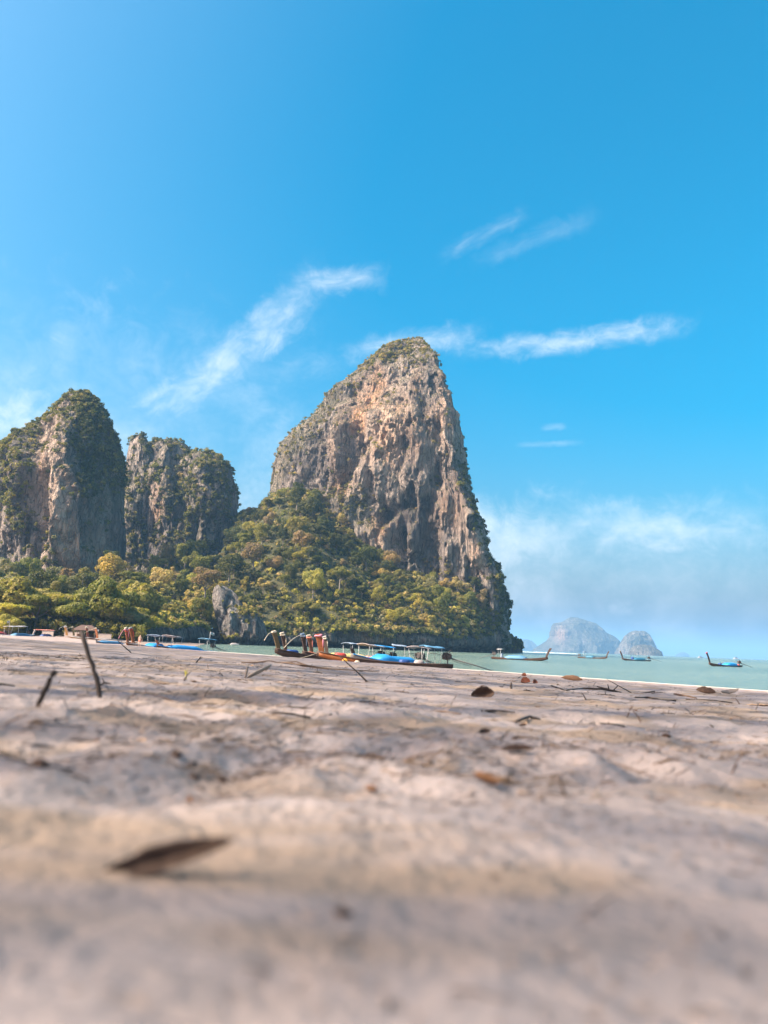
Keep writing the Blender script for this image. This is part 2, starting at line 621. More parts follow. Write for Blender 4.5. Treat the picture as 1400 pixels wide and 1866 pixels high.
def sand_z(x, y):
    x = np.atleast_1d(np.asarray(x, dtype=np.float64))
    y = np.atleast_1d(np.asarray(y, dtype=np.float64))
    d = np.hypot(x, y)
    z = beach_plane(x, y)
    p = np.stack([x, y, np.zeros_like(x)], -1)
    near = smooth(0.22, 1.35, d)
    s = 0.81 * x + 0.58 * y
    dry = 1 - smooth(30, 46, s) * 0.85
    b = 0.010 * fbm(p / 0.42, 4, 3) + 0.0065 * fbm(p / 0.13, 3, 9) * (1 - smooth(6, 14, d)) + 0.004 * fbm(p / 0.04, 3, 21) * (1 - smooth(2.0, 5.0, d))
    b = b + 0.035 * smooth(3, 10, d) * fbm(p / 1.6, 4, 31) + 0.06 * smooth(12, 40, d) * fbm(p / 6.0, 3, 37)
    for (cx, cy, an, la, lb, h) in prints + heaps:
        m = np.abs(x - cx) + np.abs(y - cy) < 4.5 * max(la, lb)
        if not m.any():
            continue
        dx, dy = x[m] - cx, y[m] - cy
        u = (dx * math.cos(an) + dy * math.sin(an)) / la
        v = (-dx * math.sin(an) + dy * math.cos(an)) / lb
        q = u * u + v * v
        if h > 0:
            b[m] += -h * np.exp(-q * 1.6) * 1.5 + 0.55 * h * np.exp(-((np.sqrt(q) - 1.35) / 0.42) ** 2)
        else:
            b[m] += -h * np.exp(-q * q * 0.8)
    b = np.minimum(b, 0.055 + 0.08 * smooth(3, 10, d))
    return z + b * near * dry


def gz(x, y):
    return float(sand_z(x, y)[0])


def ground(px, py):
    """the point of the beach seen through a pixel of the photograph"""
    v = ray(px, py)
    lo = None
    d = 0.15
    while d < 260:
        p = CAM + v * (d / v.y)
        if p.z < float(beach_plane(np.array([p.x]), np.array([p.y]))[0]):
            return Vector((p.x, p.y, gz(p.x, p.y)))
        d *= 1.02
    p = at(px, py, 120)
    return Vector((p.x, p.y, gz(p.x, p.y)))


nr = 620
rad = np.exp(np.linspace(math.log(0.04), math.log(420.0), nr))
ang = np.concatenate([np.linspace(-180, -44, 26)[:-1], np.linspace(-44, 40, 420), np.linspace(40, 180, 27)[1:-1]])
ang = np.radians(ang)
RR, AA = np.meshgrid(rad, ang, indexing='ij')
sx, sy = (RR * np.sin(AA)).ravel(), (RR * np.cos(AA)).ravel()
szv = sand_z(sx, sy)
sand = mesh_np('beach_sand', np.stack([sx, sy, szv], -1), grid_quads(nr, len(ang), True)[:, ::-1], M['sand'])
tag(sand, 'pale dry sand beach strewn with litter, sloping down to the sea', kind='structure')

# sea: a fan of rings out to the horizon
nr2 = 60
rad2 = np.exp(np.linspace(math.log(20.0), math.log(20500.0), nr2))
an2 = np.radians(np.linspace(0, 360, 97)[:-1])
RR, AA = np.meshgrid(rad2, an2, indexing='ij')
sea = mesh_np('sea', np.stack([(RR * np.sin(AA)).ravel(), (RR * np.cos(AA)).ravel(), np.zeros(RR.size)], -1), grid_quads(nr2, 96, True)[:, ::-1], M['sea'])
tag(sea, 'calm turquoise sea reaching to the horizon', kind='structure')

# broken line of foam where the ripples run out on the sand
fy = np.linspace(14, 118, 420)
fx = (46.95 - 0.58 * fy) / 0.81 + 0.9 * fbm(np.stack([fy / 9, fy * 0, fy * 0], -1), 3, 61) + 0.25 * fbm(np.stack([fy / 1.4, fy * 0, fy * 0], -1), 3, 63)
fw_ = np.clip(-0.02 + 0.11 * fbm(np.stack([fy / 2.2, fy * 0 + 5, fy * 0], -1), 3, 67), 0.001, 0.09)
V = []
for k_, (o_, z_) in enumerate(((-1, 0.0), (-0.6, 0.022), (0, 0.032), (0.6, 0.022), (1, 0.0))):
    xs = fx + o_ * fw_
    V.append(np.stack([xs, fy, np.maximum(sand_z(xs, fy), 0.0) + z_ + 0.004], -1))
V = np.stack(V, 1).reshape(-1, 3)
foam_ = mesh_np('shore_foam', V, grid_quads(420, 5), plain('foam', (0.42, 0.39, 0.34), 0.8, 0.05))
tag(foam_, 'thin broken line of foam along the water edge', kind='structure')

# white surf running along the spit beyond the moored boats
def surf(name, pa, pb, w, label):
    pts = [pa.lerp(pb, k / 24.0) for k in range(25)]
    V, n = [], 7
    for i, p in enumerate(pts):
        e = math.sin(math.pi * (0.02 + 0.96 * i / 24.0)) ** 0.5
        dirv = (pb - pa).normalized()
        side = Vector((-dirv.y, dirv.x, 0))
        for k in range(n):
            f = k / (n - 1) * 2 - 1
            q = p + side * f * w * e
            h = 0.10 + 0.55 * e * (1 - f * f) * (0.6 + 0.4 * math.sin(i * 1.9) * math.sin(i * 0.73 + 1))
            V.append((q.x, q.y, h if abs(f) < 0.99 else -0.1))
    o = mesh_np(name, np.array(V), grid_quads(25, n), plain('surf_foam', (0.82, 0.84, 0.84), 0.8, 0.05))
    tag(o, label, kind='structure')
    return o


surf('surf', at(952, 1186.5, 900) * 1.0, at(1056, 1190.5, 900), 10, 'white line of surf below the large far island')

# ------------------------------------------------------------------ cliffs
def P2W(px, py, Y):
    """vectorised at()"""
    px, py, Y = np.broadcast_arrays(np.asarray(px, float), np.asarray(py, float), np.asarray(Y, float))
    a = np.stack([(px - 700.0) / F, -(py - 933.0) / F, -np.ones_like(px)], -1)
    v = a @ np.array(Rot).T
    k = Y / v[..., 1]
    return np.array(CAM) + v * k[..., None]


def W2P(V):
    q = (V - np.array(CAM)) @ np.array(Rot)
    return 700.0 + F * q[:, 0] / -q[:, 2], 933.0 - F * q[:, 1] / -q[:, 2]


def gauss(px, py, cx, cy, rx, ry, rot=0.0):
    c, s = math.cos(rot), math.sin(rot)
    dx, dy = px - cx, py - cy
    u = (dx * c + dy * s) / rx
    v = (-dx * s + dy * c) / ry
    return np.exp(-(u * u + v * v))


def build_cliff(name, rows, D, kb, bmax, u0, nrow, nf, nb, seed, mat, relief=None, rock_tint=None, amp=1.0, p=1.7, skirt=None, fscale=1.0):
    """a rock tower: closed horizontal rings whose width follows the outline, whose front bulges towards u0,
    eroded outward and inward by buttress, flute and pocket noise"""
    rows = np.array(rows, float)
    py = np.linspace(rows[0, 0], rows[-1, 0], nrow)
    # finer rows near the rounded top
    py = rows[0, 0] + (rows[-1, 0] - rows[0, 0]) * np.linspace(0, 1, nrow) ** 1.25
    pl = np.interp(py, rows[:, 0], rows[:, 1])
    pr = np.interp(py, rows[:, 0], rows[:, 2])
    tf = np.linspace(0, math.pi, nf)
    uf = -np.cos(tf)
    uf = uf * 0.55 + np.linspace(-1, 1, nf) * 0.45
    u0r = np.interp(py, u0[0], u0[1])[:, None] if isinstance(u0, tuple) else np.full((nrow, 1), u0)
    uu = np.broadcast_to(uf[None, :], (nrow, nf))
    front = np.where(uu < u0r, 1 - (np.abs(u0r - uu) / (1 + u0r)) ** p, 1 - (np.abs(uu - u0r) / (1 - u0r)) ** p)
    front = np.clip(front, 0, 1) ** 0.8
    tb = np.linspace(0, math.pi, nb + 2)[1:-1]
    ub = np.cos(tb)
    back = -np.sqrt(1 - ub ** 2) * 0.8
    u = np.concatenate([uf, ub])
    fr = np.concatenate([front, np.broadcast_to(back[None, :], (nrow, nb))], 1)
    N = len(u)
    Lw = P2W(pl, py, D)
    Rw = P2W(pr, py, D)
    C = (Lw + Rw) / 2
    A = (Rw - Lw) / 2
    a = np.linalg.norm(A, axis=1)
    b = np.minimum(a * kb, bmax)
    V = C[:, None, :] + A[:, None, :] * u[None, :, None]
    V[:, :, 1] -= (b[:, None] * fr)
    # outward direction
    def normals(V):
        du = np.roll(V, -1, 1) - np.roll(V, 1, 1)
        dv = np.gradient(V, axis=0)
        n = np.cross(dv, du)
        n /= np.linalg.norm(n, axis=2, keepdims=True) + 1e-9
        return n
    n = normals(V)
    if (n[nrow // 2, nf // 2, 1]) > 0:
        n = -n
    nh = n.copy()
    nh[:, :, 2] *= 0.4
    P = V.reshape(-1, 3)
    wx, wy = W2P(P)
    fs = fscale
    big = fbm(P / np.array([26, 26, 55]) / fs, 4, seed)
    flute = ridged(P / np.array([7.0, 7.0, 34]) / fs, 4, seed + 5)
    pock = fbm(P / np.array([9, 9, 12]) / fs, 5, seed + 9)
    pock = np.where(pock > 0, pock * 0.7, pock * 1.5)
    fine = fbm(P / np.array([2.4, 2.4, 5.0]) / fs, 4, seed + 13)
    wall = 1 - np.clip(n.reshape(-1, 3)[:, 2], 0, 1)
    disp = (4.6 * big + 1.7 * flute * wall + 2.1 * pock + 0.75 * fine) * fs * amp
    # ledges: the rock steps back in tiers
    disp += 0.8 * fs * amp * np.abs(np.sin(P[:, 2] / (6.5 * fs) + 2.5 * big)) * wall
    # broken blocks: stepped noise gives square-edged slabs, thresholded noise gives dark pockets
    q_ = fbm(P / np.array([9, 9, 24]) / fs, 3, seed + 21)
    st_ = np.floor(q_ * 4) / 4 + smooth(0.0, 0.25, (q_ * 4) % 1.0) * 0.25
    disp += 5.0 * st_ * fs * amp * wall
    cav = fbm(P / np.array([6.5, 6.5, 13]) / fs, 4, seed + 27)
    disp -= 3.6 * smooth(0.22, 0.40, cav) * fs * amp * wall
    disp -= disp.mean() + 1.1 * fs
    isf = np.tile(np.concatenate([np.ones(nf), np.zeros(nb)]), nrow)
    if relief is not None:
        disp += 1.35 * relief(wx, wy, P) * isf
    taper = np.clip(np.repeat(a, N) / 17.0, 0.04, 1) * (1 - 0.72 * np.tile(np.abs(u) ** 5, nrow))
    V = V + nh * (disp * taper).reshape(nrow, N)[:, :, None]
    P = V.reshape(-1, 3)
    n2 = normals(V).reshape(-1, 3)
    if n2[(nrow // 2) * N + nf // 2, 1] > 0:
        n2 = -n2
    S = np.zeros((len(P), 4), np.float32)
    px2, py2 = W2P(P)
    up = smooth(0.25, 0.7, n2[:, 2] + 0.25 * fbm(P / 6.0, 3, seed + 50))
    S[:, 1] = up * 0.9
    if rock_tint is not None:
        rock_tint(px2, py2, P, n2, S)
    top = P[:N].mean(0) + np.array([0, 0, 0.6])
    # cap closes to a point
    V2 = np.concatenate([P, top[None, :]])
    S2 = np.concatenate([S, S[:1]])
    q = grid_quads(nrow, N, True)
    o = mesh_np(name, V2, q, mat, attrs={'rock_tint': S2})
    # cap triangles as a separate fan in the same mesh is skipped when the top ring is tiny
    info = dict(P=P, n=n2, N=N, nf=nf, nrow=nrow, px=px2, py=py2, front=isf > 0)
    return o, info


# main tower -----------------------------------------------------------
rows_main = [(620, 745, 757), (622, 728, 767), (628, 710, 775), (641, 688, 784), (655, 670, 792), (670, 651, 799), (686, 633, 804), (700, 615, 809),
             (718, 599, 814), (740, 585, 819), (762, 563, 825), (785, 534, 833), (805, 516, 836), (830, 503, 840), (855, 496, 844), (882, 492, 848), (920, 490, 855),
             (960, 484, 866), (1000, 480, 880), (1022, 478, 888), (1042, 476, 903), (1065, 474, 912), (1100, 472, 917), (1150, 470, 920), (1200, 470, 922)]


def relief_main(px, py, P):
    r = 0
    r = r - 10.0 * gauss(px, py, 731, 980, 11, 22)                 # dark cave
    r = r - 6.0 * gauss(px, py, 775, 960, 13, 60, 0.08)            # deep gully
    r = r - 5.0 * gauss(px, py, 700, 940, 30, 14, -0.5)
    r = r - 7.0 * gauss(px, py, 628, 866, 9, 34, 0.62)             # red recess under the left buttress
    r = r - 4.0 * gauss(px, py, 652, 812, 7, 46, 0.2)
    r = r + 5.0 * gauss(px, py, 622, 790, 18, 60, 0.2)             # left buttress
    r = r - 3.5 * gauss(px, py, 738, 815, 7, 46, 0.12)             # corner
    r = r + 3.5 * gauss(px, py, 752, 760, 13, 50)
    r = r - 3.5 * gauss(px, py, 795, 875, 12, 10)
    r = r + 3.0 * gauss(px, py, 700, 1005, 30, 12)
    r = r + 3.5 * gauss(px, py, 748, 990, 8, 28)
    r = r + 4.0 * gauss(px, py, 815, 1000, 16, 60)
    r = r - 3.0 * gauss(px, py, 845, 960, 5, 80, -0.12)
    r = r - 4.5 * smooth(1010, 1040, py) * smooth(905, 880, px) * 0
    r = r - 5.0 * smooth(1172, 1186, py)                           # wave-cut notch
    return r


def stain_shade_main(px, py, P, n, S):
    nz = fbm(P / np.array([8, 8, 18]), 4, 71)
    o = 1.3 * gauss(px, py, 704, 785, 40, 56, 0.15) + 0.8 * gauss(px, py, 655, 760, 22, 60, 0.2) + 0.9 * gauss(px, py, 690, 695, 13, 24)
    o += 1.0 * gauss(px, py, 628, 880, 16, 26, 0.5) + 0.85 * gauss(px, py, 612, 800, 10, 40, 0.1) + 0.8 * gauss(px, py, 692, 965, 20, 30) + 0.9 * gauss(px, py, 700, 1010, 34, 18)
    o += 0.5 * gauss(px, py, 812, 730, 14, 60) + 0.4 * gauss(px, py, 790, 800, 30, 60) + 0.5 * gauss(px, py, 868, 1020, 12, 40) + 0.45 * gauss(px, py, 820, 930, 30, 60) + 0.4 * gauss(px, py, 760, 690, 10, 24)
    S[:, 0] = np.clip(o * (0.85 + 0.7 * nz), 0, 1)
    S[:, 3] = np.clip(0.6 * gauss(px, py, 706, 772, 40, 50, 0.15) + 0.7 * gauss(px, py, 696, 1000, 32, 22) + 0.6 * gauss(px, py, 812, 740, 13, 70) + 0.5 * gauss(px, py, 690, 860, 36, 30) + 0.4 * gauss(px, py, 612, 800, 8, 40), 0, 1)
    dk = 0.9 * gauss(px, py, 760, 930, 36, 50) + 0.8 * gauss(px, py, 728, 935, 26, 34) + 0.9 * gauss(px, py, 743, 800, 8, 46, 0.1) + 0.8 * gauss(px, py, 795, 872, 14, 12)  # dark brown rock, plus shade of the corner and hole painted in
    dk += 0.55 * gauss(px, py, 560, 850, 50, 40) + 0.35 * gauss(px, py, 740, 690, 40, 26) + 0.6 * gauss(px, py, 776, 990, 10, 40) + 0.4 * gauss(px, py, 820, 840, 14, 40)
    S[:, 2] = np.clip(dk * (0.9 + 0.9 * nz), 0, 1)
    S[:, 1] = np.clip(S[:, 1] + 0.9 * smooth(0, 1, gauss(px, py, 640, 930, 40, 40)) + 0.7 * smooth(0.1, 0.6, (px - np.interp(py, [622, 670, 700, 762, 830, 882], [735, 665, 630, 590, 530, 505])) * -1 / 20.0 + 0.5 + nz * 0.6), 0, 1)


cliff_main, inf_main = build_cliff('limestone_cliff', rows_main, 440, 1.0, 58, 0.80, 420, 460, 70, 101, M['rock'], relief_main, stain_shade_main, p=1.5, amp=1.15)
tag(cliff_main, 'tall sheer limestone tower with an orange stained face above the jungle', kind='structure')

# left tower -----------------------------------------------------------
rows_left = [(714, 136, 146), (716, 126, 156), (720, 117, 166), (728, 108, 174), (742, 98, 184), (756, 84, 191), (768, 60, 198), (782, 38, 203), (800, 8, 208),
             (815, -18, 212), (840, -50, 216), (870, -80, 219), (920, -100, 221), (980, -110, 220), (1040, -115, 216), (1110, -120, 214)]


def relief_left(px, py, P):
    r = 0
    r = r - 6.0 * gauss(px, py, 62, 900, 22, 120)                  # gully left of the pale pillar
    r = r + 5.0 * gauss(px, py, 112, 900, 20, 170)                 # pale pillar
    r = r - 4.5 * gauss(px, py, 150, 990, 20, 60)
    r = r - 6.0 * smooth(1000, 1075, py) * gauss(px, py, 150, 1060, 60, 60)
    r = r + 3.0 * gauss(px, py, 30, 850, 16, 60)
    return r


def stain_left(px, py, P, n, S):
    nz = fbm(P / np.array([8, 8, 18]), 4, 81)
    S[:, 0] = np.clip((0.95 * gauss(px, py, 110, 930, 18, 110) + 0.85 * gauss(px, py, 155, 1010, 44, 50) + 0.5 * gauss(px, py, 78, 850, 10, 60) + 0.3 * gauss(px, py, 110, 800, 30, 50)) * (0.9 + 0.7 * nz), 0, 1)
    S[:, 3] = np.clip(0.9 * gauss(px, py, 108, 930, 17, 120) + 0.6 * gauss(px, py, 90, 820, 14, 60) + 0.6 * gauss(px, py, 155, 1005, 36, 46), 0, 1)
    S[:, 2] = np.clip((0.5 * gauss(px, py, 45, 880, 30, 90) + 0.5 * gauss(px, py, 170, 960, 20, 40)) * (0.9 + nz), 0, 1)
    S[:, 1] = np.clip(S[:, 1] + 0.8 * smooth(136, 160, px + nz * 20) * smooth(960, 900, py), 0, 1)


cliff_left, inf_left = build_cliff('limestone_cliff', rows_left, 345, 0.75, 56, ([714, 840, 910, 1114], [0.42, 0.44, 0.80, 0.90]), 280, 320, 50, 202, M['rock'], relief_left, stain_left, p=1.15, fscale=0.8)
tag(cliff_left, 'grey limestone tower with a pale pillar at the left edge', kind='structure')

# middle towers --------------------------------------------------------
def relief_mid(px, py, P):
    r = 5.0 * gauss(px, py, 385, 880, 24, 60) - 4.0 * gauss(px, py, 350, 990, 6, 50) - 4.0 * gauss(px, py, 268, 960, 14, 60)
    return r + 2.0 * gauss(px, py, 305, 840, 12, 40)


def stain_mid(px, py, P, n, S):
    nz = fbm(P / np.array([8, 8, 18]), 4, 91)
    S[:, 0] = np.clip(0.7 * gauss(px, py, 284, 920, 12, 40) * (1 + nz), 0, 1)
    S[:, 1] = np.clip(S[:, 1] + 0.5 * smooth(-0.1, 0.4, nz), 0, 1)


rows_m1 = [(792, 248, 256), (796, 240, 266), (804, 236, 270), (816, 234, 279), (845, 229, 288), (880, 224, 290), (930, 220, 300), (1000, 216, 310), (1060, 214, 314)]
rows_m2 = [(802, 298, 314), (805, 284, 328), (810, 274, 340), (820, 264, 350), (845, 256, 360), (880, 256, 368), (930, 252, 378), (1000, 248, 384), (1060, 246, 386)]
rows_m3 = [(824, 364, 380), (827, 346, 391), (832, 332, 400), (842, 322, 409), (856, 316, 420), (885, 318, 429), (910, 315, 431), (940, 312, 429), (970, 310, 422), (1000, 308, 416), (1060, 306, 412)]
mids = []
for rws, dd, sd, lab, bm in ((rows_m1, 425, 303, 'slim limestone pinnacle beside the dark gap', 16), (rows_m2, 432, 313, 'blocky limestone tower in the middle of the bushy group', 24), (rows_m3, 424, 323, 'bushy rounded limestone tower right of the middle group', 32)):
    o_, inf_ = build_cliff('limestone_cliff', rws, dd, 0.95, bm, 0.1, 170, 170, 34, sd, M['rock'], relief_mid, stain_mid, fscale=0.62)
    tag(o_, lab, kind='structure')
    mids.append(inf_)

# ------------------------------------------------------------------ jungle slope at the foot of the cliffs
TOPX = [-160, 0, 60, 100, 150, 200, 260, 300, 350, 400, 425, 440, 470, 490, 520, 560, 590, 612, 650, 680, 700, 760, 800, 850, 880, 905]
TOPY = [1060, 1060, 1066, 1084, 1072, 1050, 1055, 1042, 1024, 1018, 965, 938, 932, 908, 898, 902, 918, 948, 978, 1016, 1038, 1048, 1066, 1072, 1060, 1075]
D1X = [-160, 250, 300, 400, 430, 480, 520, 600, 700, 850, 905]
D1Y = [300, 305, 360, 385, 420, 425, 418, 402, 388, 384, 402]
D0X = [-160, 0, 250, 390, 500, 680, 800, 860, 905]
D0Y = [215, 215, 226, 280, 293, 312, 336, 358, 384]


def slope_pt(px, t):
    px = np.asarray(px, float)
    t = np.asarray(t, float)
    d0 = np.interp(px, D0X, D0Y)
    d1 = np.interp(px, D1X, D1Y)
    ty = np.interp(px, TOPX, TOPY)
    top = P2W(px, ty, d1)
    z0 = np.interp(px, [-160, 250, 330, 500, 700, 860, 905], [2.0, 3.0, 5.0, 6.5, 7.5, 8.0, 9.0])
    d = d0 + (d1 - d0) * t
    z = z0 + (top[..., 2] - z0) * t ** 0.92
    x = P2W(px, ty, d)[..., 0]
    return np.stack([x, d, z], -1)


gp = np.linspace(-160, 905, 260)
gt = np.linspace(0, 1.03, 70)
PX, T = np.meshgrid(gp, gt, indexing='ij')
V = slope_pt(PX.ravel(), T.ravel())
V[:, 2] += 2.2 * fbm(V / 14.0, 4, 401) + 0.8 * fbm(V / 3.5, 3, 402)
hill = mesh_np('hillside', V, grid_quads(len(gp), len(gt)), M['soil'])
tag(hill, 'steep dark earth slope under the jungle at the foot of the cliffs', kind='structure')

# shore rock with a wave-cut notch ------------------------------------
gp = np.linspace(244, 912, 620)
prof = np.array([(-1.2, 5.0), (0.0, 5.0), (0.8, 5.2), (1.5, 4.6), (2.1, 2.6), (2.6, 0.6), (3.2, -0.4), (4.2, -0.6), (5.4, 0.0), (6.6, 0.8), (8.0, 1.9), (9.6, 3.4), (11.0, 6.5), (11.6, 11.0)])
tt = np.linspace(0, 1, 64)
pz = np.interp(tt, np.linspace(0, 1, len(prof)), prof[:, 0])
pd = np.interp(tt, np.linspace(0, 1, len(prof)), prof[:, 1])
hs_ = np.interp(gp, [244, 300, 380, 420, 470, 560, 640, 720, 860, 912], [0.35, 0.42, 0.55, 0.8, 0.8, 0.7, 0.95, 1.05, 1.0, 1.15])
d0 = np.interp(gp, D0X, D0Y)
base = P2W(gp, np.full_like(gp, 1180.0), d0)
V = np.zeros((len(gp), 64, 3))
V[:, :, 0] = base[:, None, 0]
V[:, :, 1] = d0[:, None] + pd[None, :]
V[:, :, 2] = np.where(pz[None, :] > 0, pz[None, :] * hs_[:, None], pz[None, :])
Pf = V.reshape(-1, 3)
dsp = 2.6 * fbm(Pf / np.array([11, 11, 20]), 4, 411) + 1.5 * ridged(Pf / np.array([3.4, 3.4, 12]), 4, 415) + 0.7 * fbm(Pf / 1.5, 4, 419)
Pf = Pf.copy()
Pf[:, 1] -= dsp
Pf[:, 2] += np.where(Pf[:, 2] > 1.0, 0.9 * fbm(Pf / 5.0, 3, 421), 0)
S = np.zeros((len(Pf), 4), np.float32)
px_, py_ = W2P(Pf)
nzz = fbm(Pf / 6.0, 3, 431)
S[:, 0] = np.clip(0.7 * gauss(px_, py_, 690, 1140, 40, 26) * (1 + nzz), 0, 1)
S[:, 2] = np.clip(smooth(2.2, 1.0, Pf[:, 2]) + 0.5 * smooth(0.1, 0.4, nzz), 0, 1)          # darker low down in the notch
shore = mesh_np('shore_rock', Pf, grid_quads(len(gp), 64), M['rock_shore'], attrs={'rock_tint': S})
tag(shore, 'grey rock wall undercut by the tide below the jungle', kind='structure')

# pale rock outcrop by the water ---------------------------------------
rows_out = [(1066, 396, 402), (1070, 391, 414), (1076, 389, 424), (1084, 388, 432), (1095, 388, 441), (1106, 389, 446), (1118, 392, 470), (1130, 395, 479), (1148, 400, 486), (1165, 405, 490), (1182, 408, 492)]


def relief_out(px, py, P):
    return -3.5 * gauss(px, py, 412, 1110, 5, 26, 0.3) + 1.6 * gauss(px, py, 466, 1132, 6, 30) - 3.5 * smooth(1160, 1174, py) - 2.6 * gauss(px, py, 437, 1140, 7, 18) - 2.5 * gauss(px, py, 428, 1086, 4, 14, -0.4) + 1.5 * gauss(px, py, 398, 1085, 6, 14)


def stain_out(px, py, P, n, S):
    S[:, 2] = np.clip(smooth(1150, 1166, py) + 0.7 * smooth(0.0, 0.4, fbm(P / 5.0, 3, 77)) + 0.5 * smooth(0.0, 0.3, fbm(P / np.array([1.2, 1.2, 6]), 3, 78)), 0, 1)
    S[:, 1] *= 0.4


M['rock_pale'] = rock_mat('pale_limestone', base=(0.20, 0.18, 0.16), light=(0.36, 0.315, 0.27), sc=2.6)
outc, inf_out = build_cliff('rock_outcrop', rows_out, 284, 0.9, 11, -0.2, 150, 190, 24, 505, M['rock_pale'], relief_out, stain_out, fscale=0.42, amp=1.0)
tag(outc, 'pale grey rock outcrop at the waterline left of the beached boats', kind='structure')

# small wooded islet past the right-hand end of the cliff
rows_islet = [(1160, 930, 934), (1164, 926, 942), (1170, 924, 949), (1178, 922, 952), (1190, 922, 953)]
islet, inf_islet = build_cliff('islet', rows_islet, 470, 0.9, 6, 0.0, 40, 60, 14, 606, M['rock_shore'], fscale=0.2)
tag(islet, 'little bush covered rock at the right end of the cliff', kind='structure')

# ------------------------------------------------------------------ far islands
M['rock_far'] = rock_mat('far_limestone', sc=0.22, base=(0.13, 0.12, 0.10), light=(0.30, 0.26, 0.21), green=(0.055, 0.065, 0.028))


def far_island(rows, D, bmax, seed, label, fs=6.0, u0=0.0, st=None):
    def rock_tint(px, py, P, n, S):
        nz = fbm(P / 120.0, 4, seed + 3)
        S[:, 1] = np.clip(S[:, 1] + smooth(-0.15, 0.25, nz), 0, 1)
        if st is not None:
            st(px, py, P, n, S)
    o, inf = build_cliff('island', rows, D, 0.8, bmax, u0, 110, 150, 24, seed, M['rock_far'], None, rock_tint, fscale=fs)
    tag(o, label, kind='structure')
    return o, inf


rows_i1 = [(1125, 1040, 1054), (1128, 1034, 1062), (1133, 1026, 1076), (1136, 1009, 1086), (1143, 1004, 1096), (1152, 1002, 1106), (1160, 1002, 1120), (1168, 996, 1131), (1178, 980, 1137), (1188, 966, 1140), (1198, 962, 1142)]


def st_i1(px, py, P, n, S):
    S[:, 1] *= 1 - 0.9 * gauss(px, py, 1022, 1155, 16, 20)
    S[:, 0] = 0.6 * gauss(px, py, 1022, 1158, 14, 14)


far_island(rows_i1, 4300, 300, 701, 'large hazy limestone island on the horizon', 6.0, -0.3, st_i1)
rows_i2 = [(1149, 1158, 1172), (1152, 1146, 1180), (1158, 1139, 1187), (1166, 1134, 1191), (1176, 1129, 1194), (1186, 1123, 1196), (1200, 1120, 1198)]
far_island(rows_i2, 3600, 130, 711, 'hazy dome shaped island right of the large one', 4.0, -0.2)
rows_i3 = [(1175, 1166, 1178), (1177, 1156, 1186), (1181, 1150, 1196), (1187, 1146, 1207), (1194, 1144, 1210), (1202, 1143, 1211)]
far_island(rows_i3, 2600, 60, 721, 'low bushy island in front of the dome shaped one', 2.0)
rows_i4 = [(1165, 954, 962), (1168, 948, 970), (1174, 944, 976), (1182, 940, 982), (1195, 938, 985)]
far_island(rows_i4, 6500, 200, 731, 'faint low island left of the large one', 4.0)
rows_i5 = [(1188, 1242, 1247), (1190, 1238, 1252), (1193, 1233, 1257), (1203, 1230, 1260)]
far_island(rows_i5, 9000, 160, 741, 'tiny faint island far out on the horizon', 4.0)

# ------------------------------------------------------------------ haze over the sea
def haze_mat():
    m, t = new_mat('haze')
    v = t.n('ShaderNodeVolumePrincipled')
    v.inputs['Color'].default_value = (0.32, 0.65, 1.0, 1)
    v.inputs['Density'].default_value = 0.00017
    v.inputs['Anisotropy'].default_value = 0.1
    o = t.n('ShaderNodeOutputMaterial')
    t.L(v.outputs[0], o.inputs['Volume'])
    return m


HB = MB()
HB.box((0, 0, 128.0), (42000, 42000, 262.0))
haze = HB.build('haze', haze_mat())
tag(haze, 'thin blue sea haze that fades the far islands', kind='stuff')

# ------------------------------------------------------------------ foliage builders
def unit(v):
    return v / (np.linalg.norm(v, axis=-1, keepdims=True) + 1e-9)


def leaf_quads(C, Nn, S, g, slim=0.62):
    """one bent-diamond leaf clump per centre"""
    r = unit(g.normal(size=C.shape))
    t = unit(np.cross(Nn, r))
    b = np.cross(Nn, t)
    S = S[:, None]
    V = np.stack([C - t * S, C - b * S * slim + Nn * S * 0.18, C + t * S, C + b * S * slim + Nn * S * 0.18], 1)
    return V.reshape(-1, 3)


def blob_points(blobs, n, g, up=0.25, shell=(0.72, 1.06)):
    B = np.array(blobs)
    w = B[:, 3] ** 2
    k = g.choice(len(B), n, p=w / w.sum())
    d = g.normal(size=(n, 3))
    d[:, 2] += up
    d = unit(d)
    r = B[k, 3] * g.uniform(shell[0], shell[1], n)
    fl = B[k, 4] if B.shape[1] > 4 else np.ones(n)
    Cc = B[k, :3] + d * np.stack([r, r, r * fl], -1)
    # drop leaves buried inside another clump
    keep = np.ones(n, bool)
    for j in range(len(B)):
        q = (Cc - B[j, :3]) / np.array([1, 1, B[j, 4] if B.shape[1] > 4 else 1])
        keep &= (np.linalg.norm(q, axis=1) > 0.62 * B[j, 3]) | (k == j)
    return Cc[keep], d[keep], k[keep]


